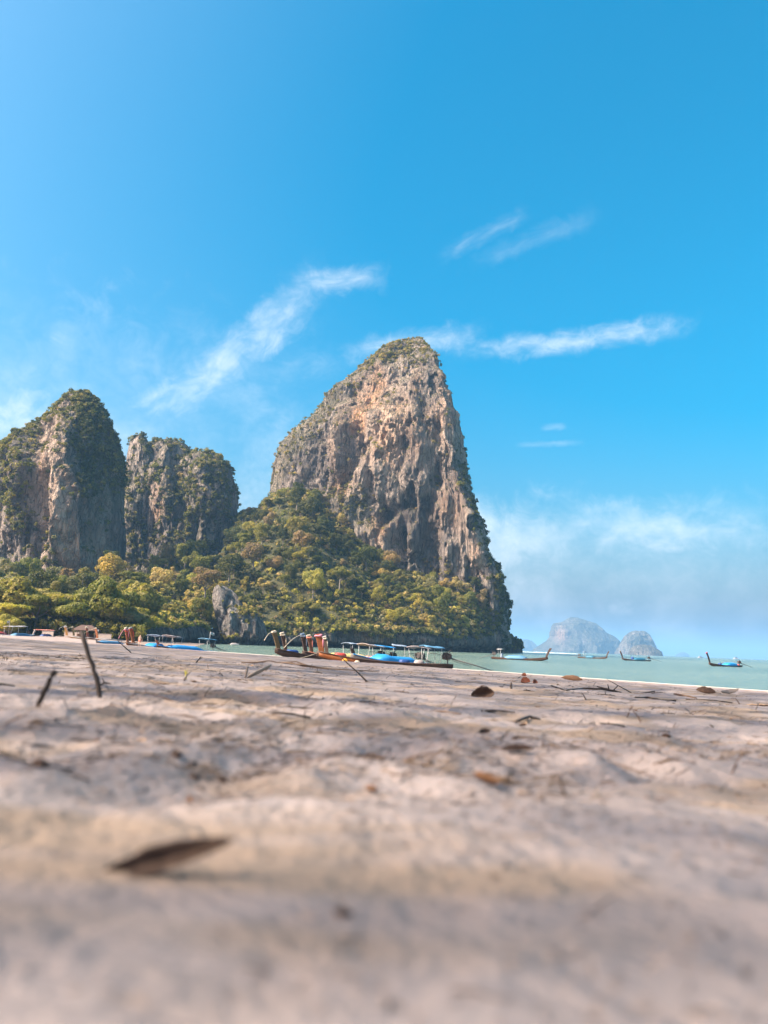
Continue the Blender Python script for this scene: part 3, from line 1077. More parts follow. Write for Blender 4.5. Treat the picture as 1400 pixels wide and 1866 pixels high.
def crown_mesh(name, kind, seed, n, ls=(0.045, 0.085)):
    g = np.random.default_rng(seed)
    blobs = []
    if kind == 'round':
        blobs.append((0, 0, 0.45, 0.62, 0.85))
        for i in range(11):
            a = g.uniform(0, 2 * math.pi)
            e = g.uniform(-0.15, 1.1)
            r = g.uniform(0.55, 0.80)
            blobs.append((r * math.cos(a) * math.cos(e), r * math.sin(a) * math.cos(e), 0.42 + 0.72 * math.sin(e), g.uniform(0.24, 0.42), g.uniform(0.7, 0.95)))
    elif kind == 'flat':
        for i in range(15):
            a = g.uniform(0, 2 * math.pi)
            r = g.uniform(0.0, 0.92)
            blobs.append((r * math.cos(a), r * math.sin(a), 0.45 + g.uniform(-0.22, 0.24) - 0.2 * r * r, g.uniform(0.22, 0.40), g.uniform(0.36, 0.55)))
    elif kind == 'tall':
        for i in range(13):
            h = g.uniform(0.0, 1.55)
            a = g.uniform(0, 2 * math.pi)
            r = g.uniform(0.15, 0.55) * (1.0 - 0.35 * abs(h - 0.7))
            blobs.append((r * math.cos(a), r * math.sin(a), h, g.uniform(0.26, 0.42), g.uniform(0.7, 1.0)))
    elif kind == 'shaggy':
        for i in range(18):
            a = g.uniform(0, 2 * math.pi)
            e = g.uniform(-0.5, 1.2)
            r = g.uniform(0.35, 0.92)
            blobs.append((r * math.cos(a) * math.cos(e), r * math.sin(a) * math.cos(e), 0.40 + 0.7 * math.sin(e), g.uniform(0.16, 0.34), g.uniform(0.6, 1.0)))
    if kind == 'veil':              # feathery open crown: fine foliage spread evenly through the whole volume
        d = unit(g.normal(size=(n, 3)))
        C_ = d * (g.random(n) ** (1 / 3))[:, None] * np.array([1, 1, 0.62]) + np.array([0, 0, 0.4])
        N_ = d
    else:
        C_, N_, k = blob_points(blobs, n, g, 0.35)
    nn = unit(N_ + g.normal(size=N_.shape) * 0.38)
    S_ = g.uniform(ls[0], ls[1], len(C_))
    V = leaf_quads(C_, nn, S_, g)
    return mesh_np(name, V, np.arange(len(V)).reshape(-1, 4), M['leaf'], smooth_sh=False, link=False)


def trunk_mesh(name, seed, kind):
    g = random.Random(seed)
    b = MB()
    top = 0.55 if kind != 'flat' else 0.42
    lean = (g.uniform(-0.12, 0.12), g.uniform(-0.12, 0.12))
    pts = [(lean[0] * k, lean[1] * k, -1.15 + (top + 1.15) * k) for k in (0, 0.25, 0.5, 0.75, 1.0)]
    b.tube(pts, [0.085, 0.065, 0.055, 0.045, 0.02], 6)
    for i in range(5 if kind == 'flat' else 4):
        a = g.uniform(0, 6.28)
        z0 = g.uniform(-0.35, 0.15)
        k = (z0 + 1.15) / (top + 1.15)
        p0 = Vector((lean[0] * k, lean[1] * k, z0))
        p2 = p0 + Vector((math.cos(a) * 0.6, math.sin(a) * 0.6, g.uniform(0.35, 0.6)))
        p1 = p0.lerp(p2, 0.5) + Vector((0, 0, -0.06))
        b.tube([p0, p1, p2], [0.04, 0.028, 0.012], 5)
    me = bpy.data.meshes.new(name)
    me.from_pydata(b.v, [], b.f)
    me.materials.append(M['bark'])
    return me


KINDS_ = ['round', 'round', 'shaggy', 'flat', 'tall', 'shaggy', 'round', 'flat']
CROWNS = [(k, crown_mesh('crown', k, 900 + i, 2600), trunk_mesh('trunk', 950 + i, k)) for i, k in enumerate(KINDS_)]
BIG = [('flat', crown_mesh('crown', 'flat', 990, 5200), trunk_mesh('trunk', 991, 'flat')), ('round', crown_mesh('crown', 'round', 992, 5200), trunk_mesh('trunk', 993, 'round')),
       ('flat', crown_mesh('crown', 'flat', 994, 5200), trunk_mesh('trunk', 995, 'flat'))]


SPARSE = [('veil', crown_mesh('crown', 'veil', 996, 2100, (0.010, 0.020)), trunk_mesh('trunk', 997, 'flat')), ('veil', crown_mesh('crown', 'veil', 998, 2100, (0.010, 0.020)), trunk_mesh('trunk', 999, 'round'))]


def tree(proto, loc, r, h, color, name='jungle_tree', rz=None, trunk_drop=1.0):
    """an Empty at the foot with its crown and trunk; the meshes are shared"""
    k, cm, tm = proto
    root = empty(name, loc)
    rz = random.uniform(0, 6.28) if rz is None else rz
    root.rotation_euler = (0, 0, rz)
    c = bpy.data.objects.new('crown', cm)
    c.location = (0, 0, h)
    c.scale = (r, r * random.uniform(0.8, 1.15), r * random.uniform(0.75, 1.3))
    c.color = (*color, 1)
    t = bpy.data.objects.new('trunk', tm)
    t.location = (0, 0, h)
    tk = 0.3 if k == 'veil' else 0.9
    t.scale = (r * tk, r * tk, (h + 0.4) / 1.15)
    for o in (c, t):
        col.objects.link(o)
        o.parent = root
    return root


PALETTE = {
    'dark green': (0.070, 0.072, 0.018), 'green': (0.135, 0.130, 0.028), 'olive': (0.200, 0.165, 0.042), 'yellow green': (0.265, 0.225, 0.046),
    'khaki': (0.33, 0.245, 0.092), 'brownish': (0.23, 0.16, 0.085), 'grey green': (0.17, 0.15, 0.078),
}

YELLOW = [(565, 1120, 46, 34), (725, 1105, 45, 26), (345, 1120, 55, 38), (570, 1060, 26, 26), (150, 1085, 60, 16), (825, 1105, 30, 30), (680, 1048, 26, 12), (300, 1140, 50, 20)]
KHAKI = [(740, 1140, 70, 24), (830, 1120, 40, 40), (400, 1140, 36, 26), (300, 1130, 40, 40), (720, 1040, 28, 14), (815, 1035, 22, 22), (620, 930, 40, 30), (545, 1150, 30, 14)]
DARK = [(520, 985, 80, 60), (610, 1010, 60, 50), (440, 985, 30, 40), (660, 1080, 24, 30), (580, 1150, 22, 20), (520, 1060, 40, 30), (420, 1060, 30, 22), (870, 1060, 30, 60), (895, 1110, 20, 60), (640, 1120, 22, 40)]


def veg_colour(px, py, g):
    w = {'green': 0.75, 'olive': 0.95, 'dark green': 0.55, 'grey green': 0.3, 'brownish': 0.25, 'khaki': 0.12, 'yellow green': 0.06}
    for lst, key, s in ((YELLOW, 'yellow green', 4.2), (KHAKI, 'khaki', 3.0), (DARK, 'dark green', 1.9)):
        for (cx, cy, rx, ry) in lst:
            w[key] += s * math.exp(-((px - cx) / rx) ** 2 - ((py - cy) / ry) ** 2)
    ks = list(w)
    k = g.choices(ks, [w[q] for q in ks])[0]
    c = PALETTE[k]
    j = g.uniform(0.95, 1.40)
    return k, (c[0] * j * g.uniform(0.94, 1.06), c[1] * j, c[2] * j * g.uniform(0.85, 1.2))


LANDX = [(60, 'far left below the pillar'), (150, 'below the left tower'), (260, 'below the dark gap'), (370, 'below the bushy towers'),
         (455, 'behind the grey outcrop'), (520, 'under the main cliff shoulder'), (590, 'below the red recess'), (660, 'left of the cliff foot'),
         (725, 'below the dark cave'), (790, 'below the bare cliff foot'), (850, 'near the slope right end'), (2000, 'at the far right corner')]


def where_x(px):
    for lim, s in LANDX:
        if px < lim:
            return s
    return LANDX[-1][1]


def where_t(t):
    return 'lowest row' if t < 0.14 else 'lower slope' if t < 0.36 else 'mid slope' if t < 0.66 else 'upper slope' if t < 0.9 else 'top row'


# ------------------------------------------------------------------ jungle trees on the slope
gr = random.Random(77)
cands = []
for i in range(2400):
    px = gr.uniform(-20, 905)
    t = gr.random() ** 0.85
    P = slope_pt(px, t)
    cands.append((px, t, P))
placed = []
used = {}
for px, t, P in cands:
    if 388 < px < 486 and t < 0.10:
        continue                    # bare outcrop stands here
    r = gr.choice((2.3, 2.8, 3.3, 3.8, 4.4, 5.2, 6.2)) * (0.92 if px > 640 else 1.0)
    if t < 0.2:
        r *= 0.8
    if t > 0.88:
        r *= 0.85
    ok = True
    for (q, rq) in placed:
        if (q[0] - P[0]) ** 2 + (q[1] - P[1]) ** 2 + (0.6 * (q[2] - P[2])) ** 2 < (0.60 * (r + rq)) ** 2:
            ok = False
            break
    if ok:
        placed.append((P, r))
        if len(placed) <= 285:
            q = proj(P)
            k, c = veg_colour(q[0], q[1] - 8, gr)
            pk = gr.choice(CROWNS)
            if k in ('khaki', 'yellow green'):
                pk = gr.choice([CROWNS[2], CROWNS[5], CROWNS[0]])
            h = r * gr.uniform(0.65, 1.25) if t > 0.15 else r * 0.5
            o = tree(pk, (P[0], P[1], P[2] - 0.8), r, h, c)
            size = 'small' if r < 2.9 else 'large' if r > 4.2 else 'medium'
            shape = {'round': 'round', 'shaggy': 'shaggy', 'flat': 'flat topped', 'tall': 'tall'}[pk[0]]
            lab = f'{size} {k} {shape} tree, {where_t(t)} {where_x(q[0])}'
            used.setdefault(lab, []).append((o, q))
            tag(o, lab, 'tree', 'jungle trees covering the slope under the cliffs')

# trees that would share their words are told apart by their order from left to right
for lab, lst in used.items():
    if len(lst) > 1:
        lst.sort(key=lambda e: e[1][0])
        names = {2: ('left', 'right'), 3: ('left', 'middle', 'right')}.get(len(lst), tuple(f'number {i + 1} from the left' for i in range(len(lst))))
        for (o, q), nm in zip(lst, names):
            o['label'] = lab.replace(' tree,', f' tree, {nm} one of such,', 1) if len(lst) > 3 else f'{nm} {lab}'

# ------------------------------------------------------------------ shrubs: cliff tops, ledges, slope undergrowth (nobody could count them)
def shrub_mass(name, P, Nn, R_, colr, label, seed, nleaf=60, ls=(0.16, 0.34), parent=None):
    """P centres, N growth directions, R radii"""
    g = np.random.default_rng(seed)
    n = len(P)
    k = np.repeat(np.arange(n), nleaf)
    d = g.normal(size=(n * nleaf, 3))
    d += Nn[k] * 0.7
    d[:, 2] += 0.35
    d = unit(d)
    rr = R_[k] * g.uniform(0.55, 1.1, len(k)) * (0.75 + 0.25 * vnoise(d * 2.1 + k[:, None] * 3.3, seed))
    sq = np.array([1.0, 1.0, 0.78])
    C_ = P[k] + d * rr[:, None] * sq
    nn = unit(d + g.normal(size=d.shape) * 0.36)
    S_ = R_[k] * g.uniform(ls[0], ls[1], len(k))
    V = leaf_quads(C_, nn, S_, g)
    j = g.uniform(0.75, 1.25, (n, 1))
    cc = np.concatenate([colr * j, np.ones((n, 1))], 1)[k]
    cc = np.repeat(cc, 4, 0)
    o = mesh_np(name, V, np.arange(len(V)).reshape(-1, 4), M['leaf_stuff'], smooth_sh=False, attrs={'leafcol': cc})
    tag(o, label, kind='stuff')
    return o


def colours(px, py, seed, base=None):
    g = random.Random(seed)
    out = []
    for a, b in zip(px, py):
        if base:
            k = g.choices(list(base), list(base.values()))[0]
            out.append(PALETTE[k])
        else:
            out.append(veg_colour(a, b, g)[1])
    return np.array(out)


def pick(inf, weight, n, seed):
    g = np.random.default_rng(seed)
    w = np.clip(weight, 0, None) * (inf['front'] | (inf['n'][:, 1] < 0.3))
    # weight by cell size
    P = inf['P'].reshape(inf['nrow'], inf['N'], 3)
    du = np.linalg.norm(np.roll(P, -1, 1) - P, axis=2)
    dv = np.linalg.norm(np.gradient(P, axis=0), axis=2)
    w = w * (du * dv).ravel()
    i = g.choice(len(w), n, p=w / w.sum(), replace=True)
    return i


def veg_on(inf, weight, n, rlo, rhi, seed, base, label, nleaf=60, sink=0.25):
    i = pick(inf, weight, n, seed)
    g = np.random.default_rng(seed + 1)
    Rr = g.uniform(rlo, rhi, n) * (0.7 + 0.6 * g.random(n) ** 2)
    Nn = inf['n'][i]
    P = inf['P'][i] + Nn * (Rr * sink)[:, None] + g.normal(size=(n, 3)) * 0.3
    return shrub_mass('shrub_cover', P, Nn, Rr, colours(inf['px'][i], inf['py'][i], seed, base), label, seed + 2, nleaf)


I = inf_main
nz = fbm(I['P'] / np.array([14, 14, 14]), 4, 1201)
nf_ = fbm(I['P'] / 4.0, 3, 1203)
up = I['n'][:, 2]
leftedge = np.interp(I['py'], [622, 655, 686, 740, 785, 830, 882, 1000], [752, 680, 642, 596, 545, 512, 497, 480])
rightedge = np.interp(I['py'], [r[0] for r in rows_main], [r[2] for r in rows_main])
topband = smooth(668, 640, I['py'] + nz * 18)
flank = smooth(46, 8, I['px'] - leftedge + nz * 26) * smooth(905, 800, I['py'])
rside = smooth(16, 4, rightedge - I['px'] + nz * 8) * smooth(760, 860, I['py'])
block = smooth(872, 890, I['px'] + nz * 14) * smooth(1010, 1050, I['py']) * smooth(1168, 1120, I['py'] + nz * 20)
foot = gauss(I['px'], I['py'], 640, 925, 44, 34) + 0.8 * gauss(I['px'], I['py'], 815, 1042, 34, 18) + gauss(I['px'], I['py'], 600, 905, 30, 20)
ledge = smooth(0.28, 0.62, up + nf_ * 0.2) * 0.55 + 0.012
w = topband * 1.6 + flank * 0.9 + foot * 1.1 + ledge * 0.5
veg_on(I, w * smooth(-0.5, 0.3, nf_ + topband), 1500, 0.7, 1.7, 1300, {'olive': 2.2, 'khaki': 1.6, 'grey green': 2.2, 'brownish': 1.6, 'green': 1.2},
       'olive brown shrubs over the summit and left flank of the main cliff', 46)
veg_on(I, rside * 1.2 + block * 1.3 + 0.9 * gauss(I['px'], I['py'], 795, 873, 12, 8), 1000, 0.9, 2.2, 1310, {'dark green': 3, 'green': 2, 'olive': 0.7},
       'dark green bushes clinging to the right edge of the main cliff', 50)

I = inf_left
nz = fbm(I['P'] / np.array([12, 12, 12]), 4, 1401)
nf_ = fbm(I['P'] / 4.0, 3, 1403)
up = I['n'][:, 2]
topband = smooth(812, 740, I['py'] + nz * 40 + np.abs(I['px'] - 140) * 0.15)
tl = smooth(34, 6, I['py'] - np.interp(I['px'], [-120, 0, 40, 75, 115, 140, 190, 215], [900, 806, 782, 760, 722, 714, 752, 840]) + nz * 14)
rface = smooth(128, 156, I['px'] + nz * 16) * smooth(915, 830, I['py'] + nz * 40)
lface = gauss(I['px'], I['py'], 15, 930, 26, 130) + gauss(I['px'], I['py'], 55, 1010, 36, 46) + 0.7 * gauss(I['px'], I['py'], 40, 850, 24, 26)
ledge = smooth(0.26, 0.6, up + nf_ * 0.2)
veg_on(I, tl * 1.5 + topband * 0.5 + ledge * 0.5 + lface * smooth(-0.2, 0.3, nz) * 1.4, 1500, 0.8, 1.8, 1410, {'olive': 2.4, 'green': 2, 'dark green': 1.3, 'grey green': 1.2, 'khaki': 0.7},
       'shrubs and creepers on the crest and ledges of the left tower', 46)
veg_on(I, rface * (0.8 + smooth(-0.2, 0.3, nf_)), 1100, 0.9, 2.0, 1420, {'dark green': 3, 'green': 2, 'olive': 0.5}, 'dark creepers matted over the right face of the left tower', 46)

for mi, I in enumerate(mids):
    nz = fbm(I['P'] / np.array([12, 12, 12]), 4, 1501)
    nf_ = fbm(I['P'] / 4.0, 3, 1503)
    bare = gauss(I['px'], I['py'], 305, 840, 19, 30) + 0.9 * gauss(I['px'], I['py'], 248, 840, 12, 24) + gauss(I['px'], I['py'], 284, 920, 12, 34) + gauss(I['px'], I['py'], 405, 980, 10, 40) + 0.8 * gauss(I['px'], I['py'], 352, 985, 10, 34) + 0.7 * gauss(I['px'], I['py'], 345, 860, 8, 16)
    veg_on(I, np.clip(1.0 - 1.3 * bare, 0, 1) * smooth(-0.45, 0.15, nz + 0.4 * nf_) + 0.6 * smooth(0.3, 0.6, I['n'][:, 2]), (360, 620, 1000)[mi], 1.0, 2.3, 1510 + 4 * mi,
           {'olive': 2.2, 'green': 2.2, 'dark green': 2, 'grey green': 1.2, 'khaki': 0.6}, ('bushes clinging to the slim pinnacle', 'bushes on the blocky middle tower', 'bushes and creepers covering the rounded tower')[mi], 50)

I = inf_islet
veg_on(I, np.ones(len(I['P'])) * smooth(1184, 1178, I['py']), 150, 0.7, 1.5, 1610, {'dark green': 3, 'green': 2, 'olive': 1}, 'bushes covering the little islet', 50)
I = inf_out
veg_on(I, gauss(I['px'], I['py'], 452, 1116, 14, 9) * 3 + gauss(I['px'], I['py'], 415, 1160, 16, 8) + gauss(I['px'], I['py'], 430, 1100, 6, 6) + smooth(0.4, 0.7, I['n'][:, 2]) * 0.25, 120, 0.5, 1.1, 1620, {'olive': 2, 'yellow green': 2, 'khaki': 1}, 'tufts of shrub growing on the grey outcrop', 60)

# undergrowth between and below the trees
g = np.random.default_rng(1700)
n = 4600
ux = g.uniform(-30, 905, n)
ut = g.random(n) ** 0.9 * 1.03
ux[:260] = g.uniform(425, 540, 260)
ut[:260] = g.uniform(0.9, 1.03, 260)
Pu = slope_pt(ux, ut)
keep = ~((ux > 390) & (ux < 484) & (ut < 0.06))
Pu, ux, ut = Pu[keep], ux[keep], ut[keep]
q = W2P(Pu)
Rr = g.uniform(1.0, 2.5, len(Pu))
shrub_mass('undergrowth', Pu + np.array([0, 0, 0.6]), np.tile(np.array([[0, -0.5, 0.6]]), (len(Pu), 1)), Rr, colours(q[0], q[1], 1701), 'shrubby undergrowth filling the slope between the jungle trees', 1702, 44)
# fringe hanging over the shore rock
n = 620
ux = g.uniform(246, 905, n)
ux = ux[~((ux > 395) & (ux < 486))]
Pu = slope_pt(ux, np.zeros(len(ux)))
drop = g.uniform(0, 1, len(ux)) ** 1.5
Pu[:, 1] -= 0.5 + 1.6 * drop
Pu[:, 2] += 1.6 - 4.2 * drop * (0.4 + 0.6 * smooth(-0.2, 0.3, fbm(np.stack([ux / 22, ux * 0, ux * 0], -1), 3, 1705)))
q = W2P(Pu)
shrub_mass('shore_bushes', Pu, np.tile(np.array([[0, -0.8, 0.1]]), (len(Pu), 1)), g.uniform(0.8, 1.9, len(Pu)), colours(q[0], q[1], 1706), 'straggling bushes hanging over the shore rock', 1707, 50)

# ------------------------------------------------------------------ broad trees behind the left end of the beach
BEACH = [  # px, ground py, Y, crown radius, crown height, colour, prototype
    (-40, 1150, 200, 8.5, 9.0, 'green', 0), (8, 1152, 196, 7.0, 7.0, 'yellow green', 0), (30, 1150, 204, 8.0, 10.5, 'olive', 1), (62, 1152, 200, 7.5, 8.0, 'green', 2),
    (95, 1152, 206, 8.5, 9.5, 'olive', 0), (128, 1153, 203, 7.5, 8.0, 'green', 2), (160, 1154, 208, 8.5, 9.6, 'olive', 0), (192, 1155, 205, 7.5, 8.4, 'green', 1),
    (222, 1156, 210, 8.0, 8.0, 'grey green', 2), (250, 1157, 216, 6.5, 6.5, 'olive', 0), (2, 1151, 214, 8.5, 12.5, 'grey green', 1), (80, 1151, 218, 9.0, 12.0, 'yellow green', 0),
    (140, 1153, 220, 8.5, 11.0, 'green', 2), (185, 1153, 222, 8.0, 11.5, 'yellow green', 0), (235, 1154, 226, 8.0, 10.0, 'olive', 1), (20, 1152, 190, 3.2, 2.2, 'yellow green', 1),
]
side = ['broad tree at the very left edge of the picture', 'bright low crown at the left edge of the beach', 'tall olive tree behind the white canopied boat', 'green spreading tree left of the garden wall',
        'spreading olive tree behind the garden wall', 'green flat topped tree above the orange prow', 'wide tree rising behind the thatched hut', 'round green tree right of the thatched hut',
        'grey green tree behind the pair of tall orange prows', 'last broad tree at the right end of the beach wood', 'tall pale tree at the back left of the beach wood', 'light yellow green crown high behind the garden wall',
        'high green crown behind the thatched hut', 'light yellow green crown right behind the hut', 'round olive tree at the back right of the beach wood', 'little bright bush at the left edge beside the sand']
for (px, py, Y, r, h, ck, pi), lab in zip(BEACH, side):
    p = at(px, py, Y)
    z = max(gz(p.x, Y), 0.6)
    c = tuple(v * 1.35 for v in PALETTE[ck])
    o = tree(BIG[pi], (p.x, Y, z - 0.3), r, max(h * 0.62, r * 0.45), c, 'beach_tree')
    tag(o, lab, 'tree', 'broad trees behind the left end of the beach')
# dark hedge under the beach trees
n = 760
ux = g.uniform(-60, 262, n)
Y = g.uniform(197, 222, n)
base = P2W(ux, np.full(n, 1150.0), Y)
base[:, 2] = g.uniform(0.9, 4.6, n)
q = W2P(base)
shrub_mass('hedge', base, np.tile(np.array([[0, -0.5, 0.4]]), (n, 1)), g.uniform(0.9, 1.8, n), colours(q[0], q[1], 1801, {'dark green': 2, 'green': 2.4, 'olive': 2, 'yellow green': 0.4}), 'dark shrubs in the shade under the beach trees', 1802, 44)

# ------------------------------------------------------------------ tall shade trees lining the back of the beach, left of the frame
ga = random.Random(5)
shade = []
sh_dir = Vector((-to_sun.x, -to_sun.y)) / to_sun.z
for jy in range(-1, 9):
    for jx in range(-4, 8):
        X, Y = jx * 7.0 + ga.uniform(-1.6, 1.6), jy * 7.0 + ga.uniform(-1.6, 1.6) + (3.5 if jx % 2 else 0)
        s_ = 0.81 * X + 0.58 * Y
        if not (-9 < s_ < 27):
            continue
        for h in (11, 13, 16, 19, 22, 26, 30, 34, 38):
            x, y = X - sh_dir.x * h, Y - sh_dir.y * h
            if x + 9.5 < -0.53 * max(y, 0.0) - 0.5 - 0.15 * h or y < -9.5 - 0.2 * h:
                shade.append((x, y, 8.0, h + ga.uniform(-1, 1)))
                break
for i, (x, y, r, h) in enumerate(shade):
    o = tree(SPARSE[i % 2], (x, y, gz(x, y) - 0.2), r, h - 3.2, PALETTE[('green', 'dark green', 'olive')[i % 3]], 'shade_tree')
    tag(o, 'tall dense tree at the back of the beach shading the sand', 'tree', 'shade trees along the back of the beach')

# ------------------------------------------------------------------ longtail boats
WOOD = {
    'brown': wood_mat('brown_wood', (0.10, 0.045, 0.024), (0.16, 0.08, 0.042)), 'dark': wood_mat('dark_wood', (0.055, 0.032, 0.022), (0.10, 0.06, 0.04)),
    'orange': wood_mat('orange_varnished_wood', (0.24, 0.075, 0.022), (0.32, 0.11, 0.034)), 'amber': wood_mat('amber_wood', (0.50, 0.22, 0.045), (0.60, 0.29, 0.08)),
    'olive': wood_mat('olive_wood', (0.10, 0.07, 0.028), (0.17, 0.115, 0.048)), 'grey': wood_mat('weathered_wood', (0.22, 0.18, 0.15), (0.33, 0.28, 0.24)),
    'umber': wood_mat('umber_wood', (0.075, 0.036, 0.022), (0.12, 0.062, 0.035)), 'red': wood_mat('red_brown_wood', (0.20, 0.055, 0.024), (0.28, 0.085, 0.04)),
}
PT = {
    'blue': paint_mat('blue_tarp', (0.018, 0.20, 0.46), 0.55, 0.3, 3.0, (0.025, 0.27, 0.52)), 'sky': paint_mat('pale_blue_tarp', (0.08, 0.20, 0.31), 0.5, 0.25, 3.0),
    'yellow': paint_mat('yellow_tarp', (0.66, 0.48, 0.15), 0.5, 0.2, 3.0, (0.70, 0.56, 0.26)), 'white': paint_mat('white_paint', (0.40, 0.37, 0.34), 0.5, 0.15, 5.0),
    'pinkwhite': paint_mat('faded_awning', (0.31, 0.26, 0.245), 0.6, 0.2, 4.0), 'greyblue': paint_mat('grey_blue_awning', (0.20, 0.25, 0.31), 0.6, 0.2, 4.0),
    'teal': paint_mat('teal_paint', (0.025, 0.13, 0.20), 0.5, 0.2, 5.0), 'navy': paint_mat('navy_paint', (0.02, 0.06, 0.20), 0.5, 0.2, 5.0), 'red': paint_mat('red_paint', (0.50, 0.06, 0.04), 0.5, 0.2, 5.0),
    'pink': paint_mat('pink_cloth', (0.75, 0.28, 0.34), 0.8, 0.1, 8.0), 'cream': paint_mat('cream_cloth', (0.55, 0.46, 0.33), 0.8, 0.1, 8.0), 'metal': paint_mat('engine_metal', (0.045, 0.04, 0.038), 0.5, 0.3, 9.0, (0.16, 0.11, 0.08)),
    'steel': paint_mat('steel_shaft', (0.09, 0.085, 0.08), 0.4, 0.3, 9.0, (0.18, 0.14, 0.11)), 'galv': paint_mat('galvanised_post', (0.45, 0.44, 0.42), 0.45, 0.2, 9.0), 'black': paint_mat('black_rubber', (0.02, 0.02, 0.02), 0.7, 0.1, 9.0),
    'ltblue': paint_mat('light_blue_paint', (0.35, 0.55, 0.72), 0.5, 0.2, 5.0), 'orangebuoy': paint_mat('orange_plastic', (0.85, 0.38, 0.04), 0.45, 0.1, 9.0),
    'salmon': paint_mat('salmon_cloth', (0.72, 0.25, 0.17), 0.8, 0.1, 8.0),
}


def hull_station(t, L, beam, rise):
    x = -L / 2 + L * t
    w = beam / 2 * np.interp(t, [0, 0.1, 0.25, 0.45, 0.6, 0.75, 0.87, 0.95, 1], [0.55, 0.68, 0.86, 1.0, 0.96, 0.76, 0.44, 0.20, 0.07])
    g = np.interp(t, [0, 0.15, 0.3, 0.5, 0.65, 0.78, 0.9, 1], [0.84, 0.74, 0.68, 0.68, 0.74, 0.88, 1.10, 1.34]) * rise
    k = np.interp(t, [0, 0.15, 0.4, 0.7, 0.85, 0.94, 1], [0.20, 0.08, 0.0, 0.02, 0.14, 0.34, 0.58])
    return x, w, g, k


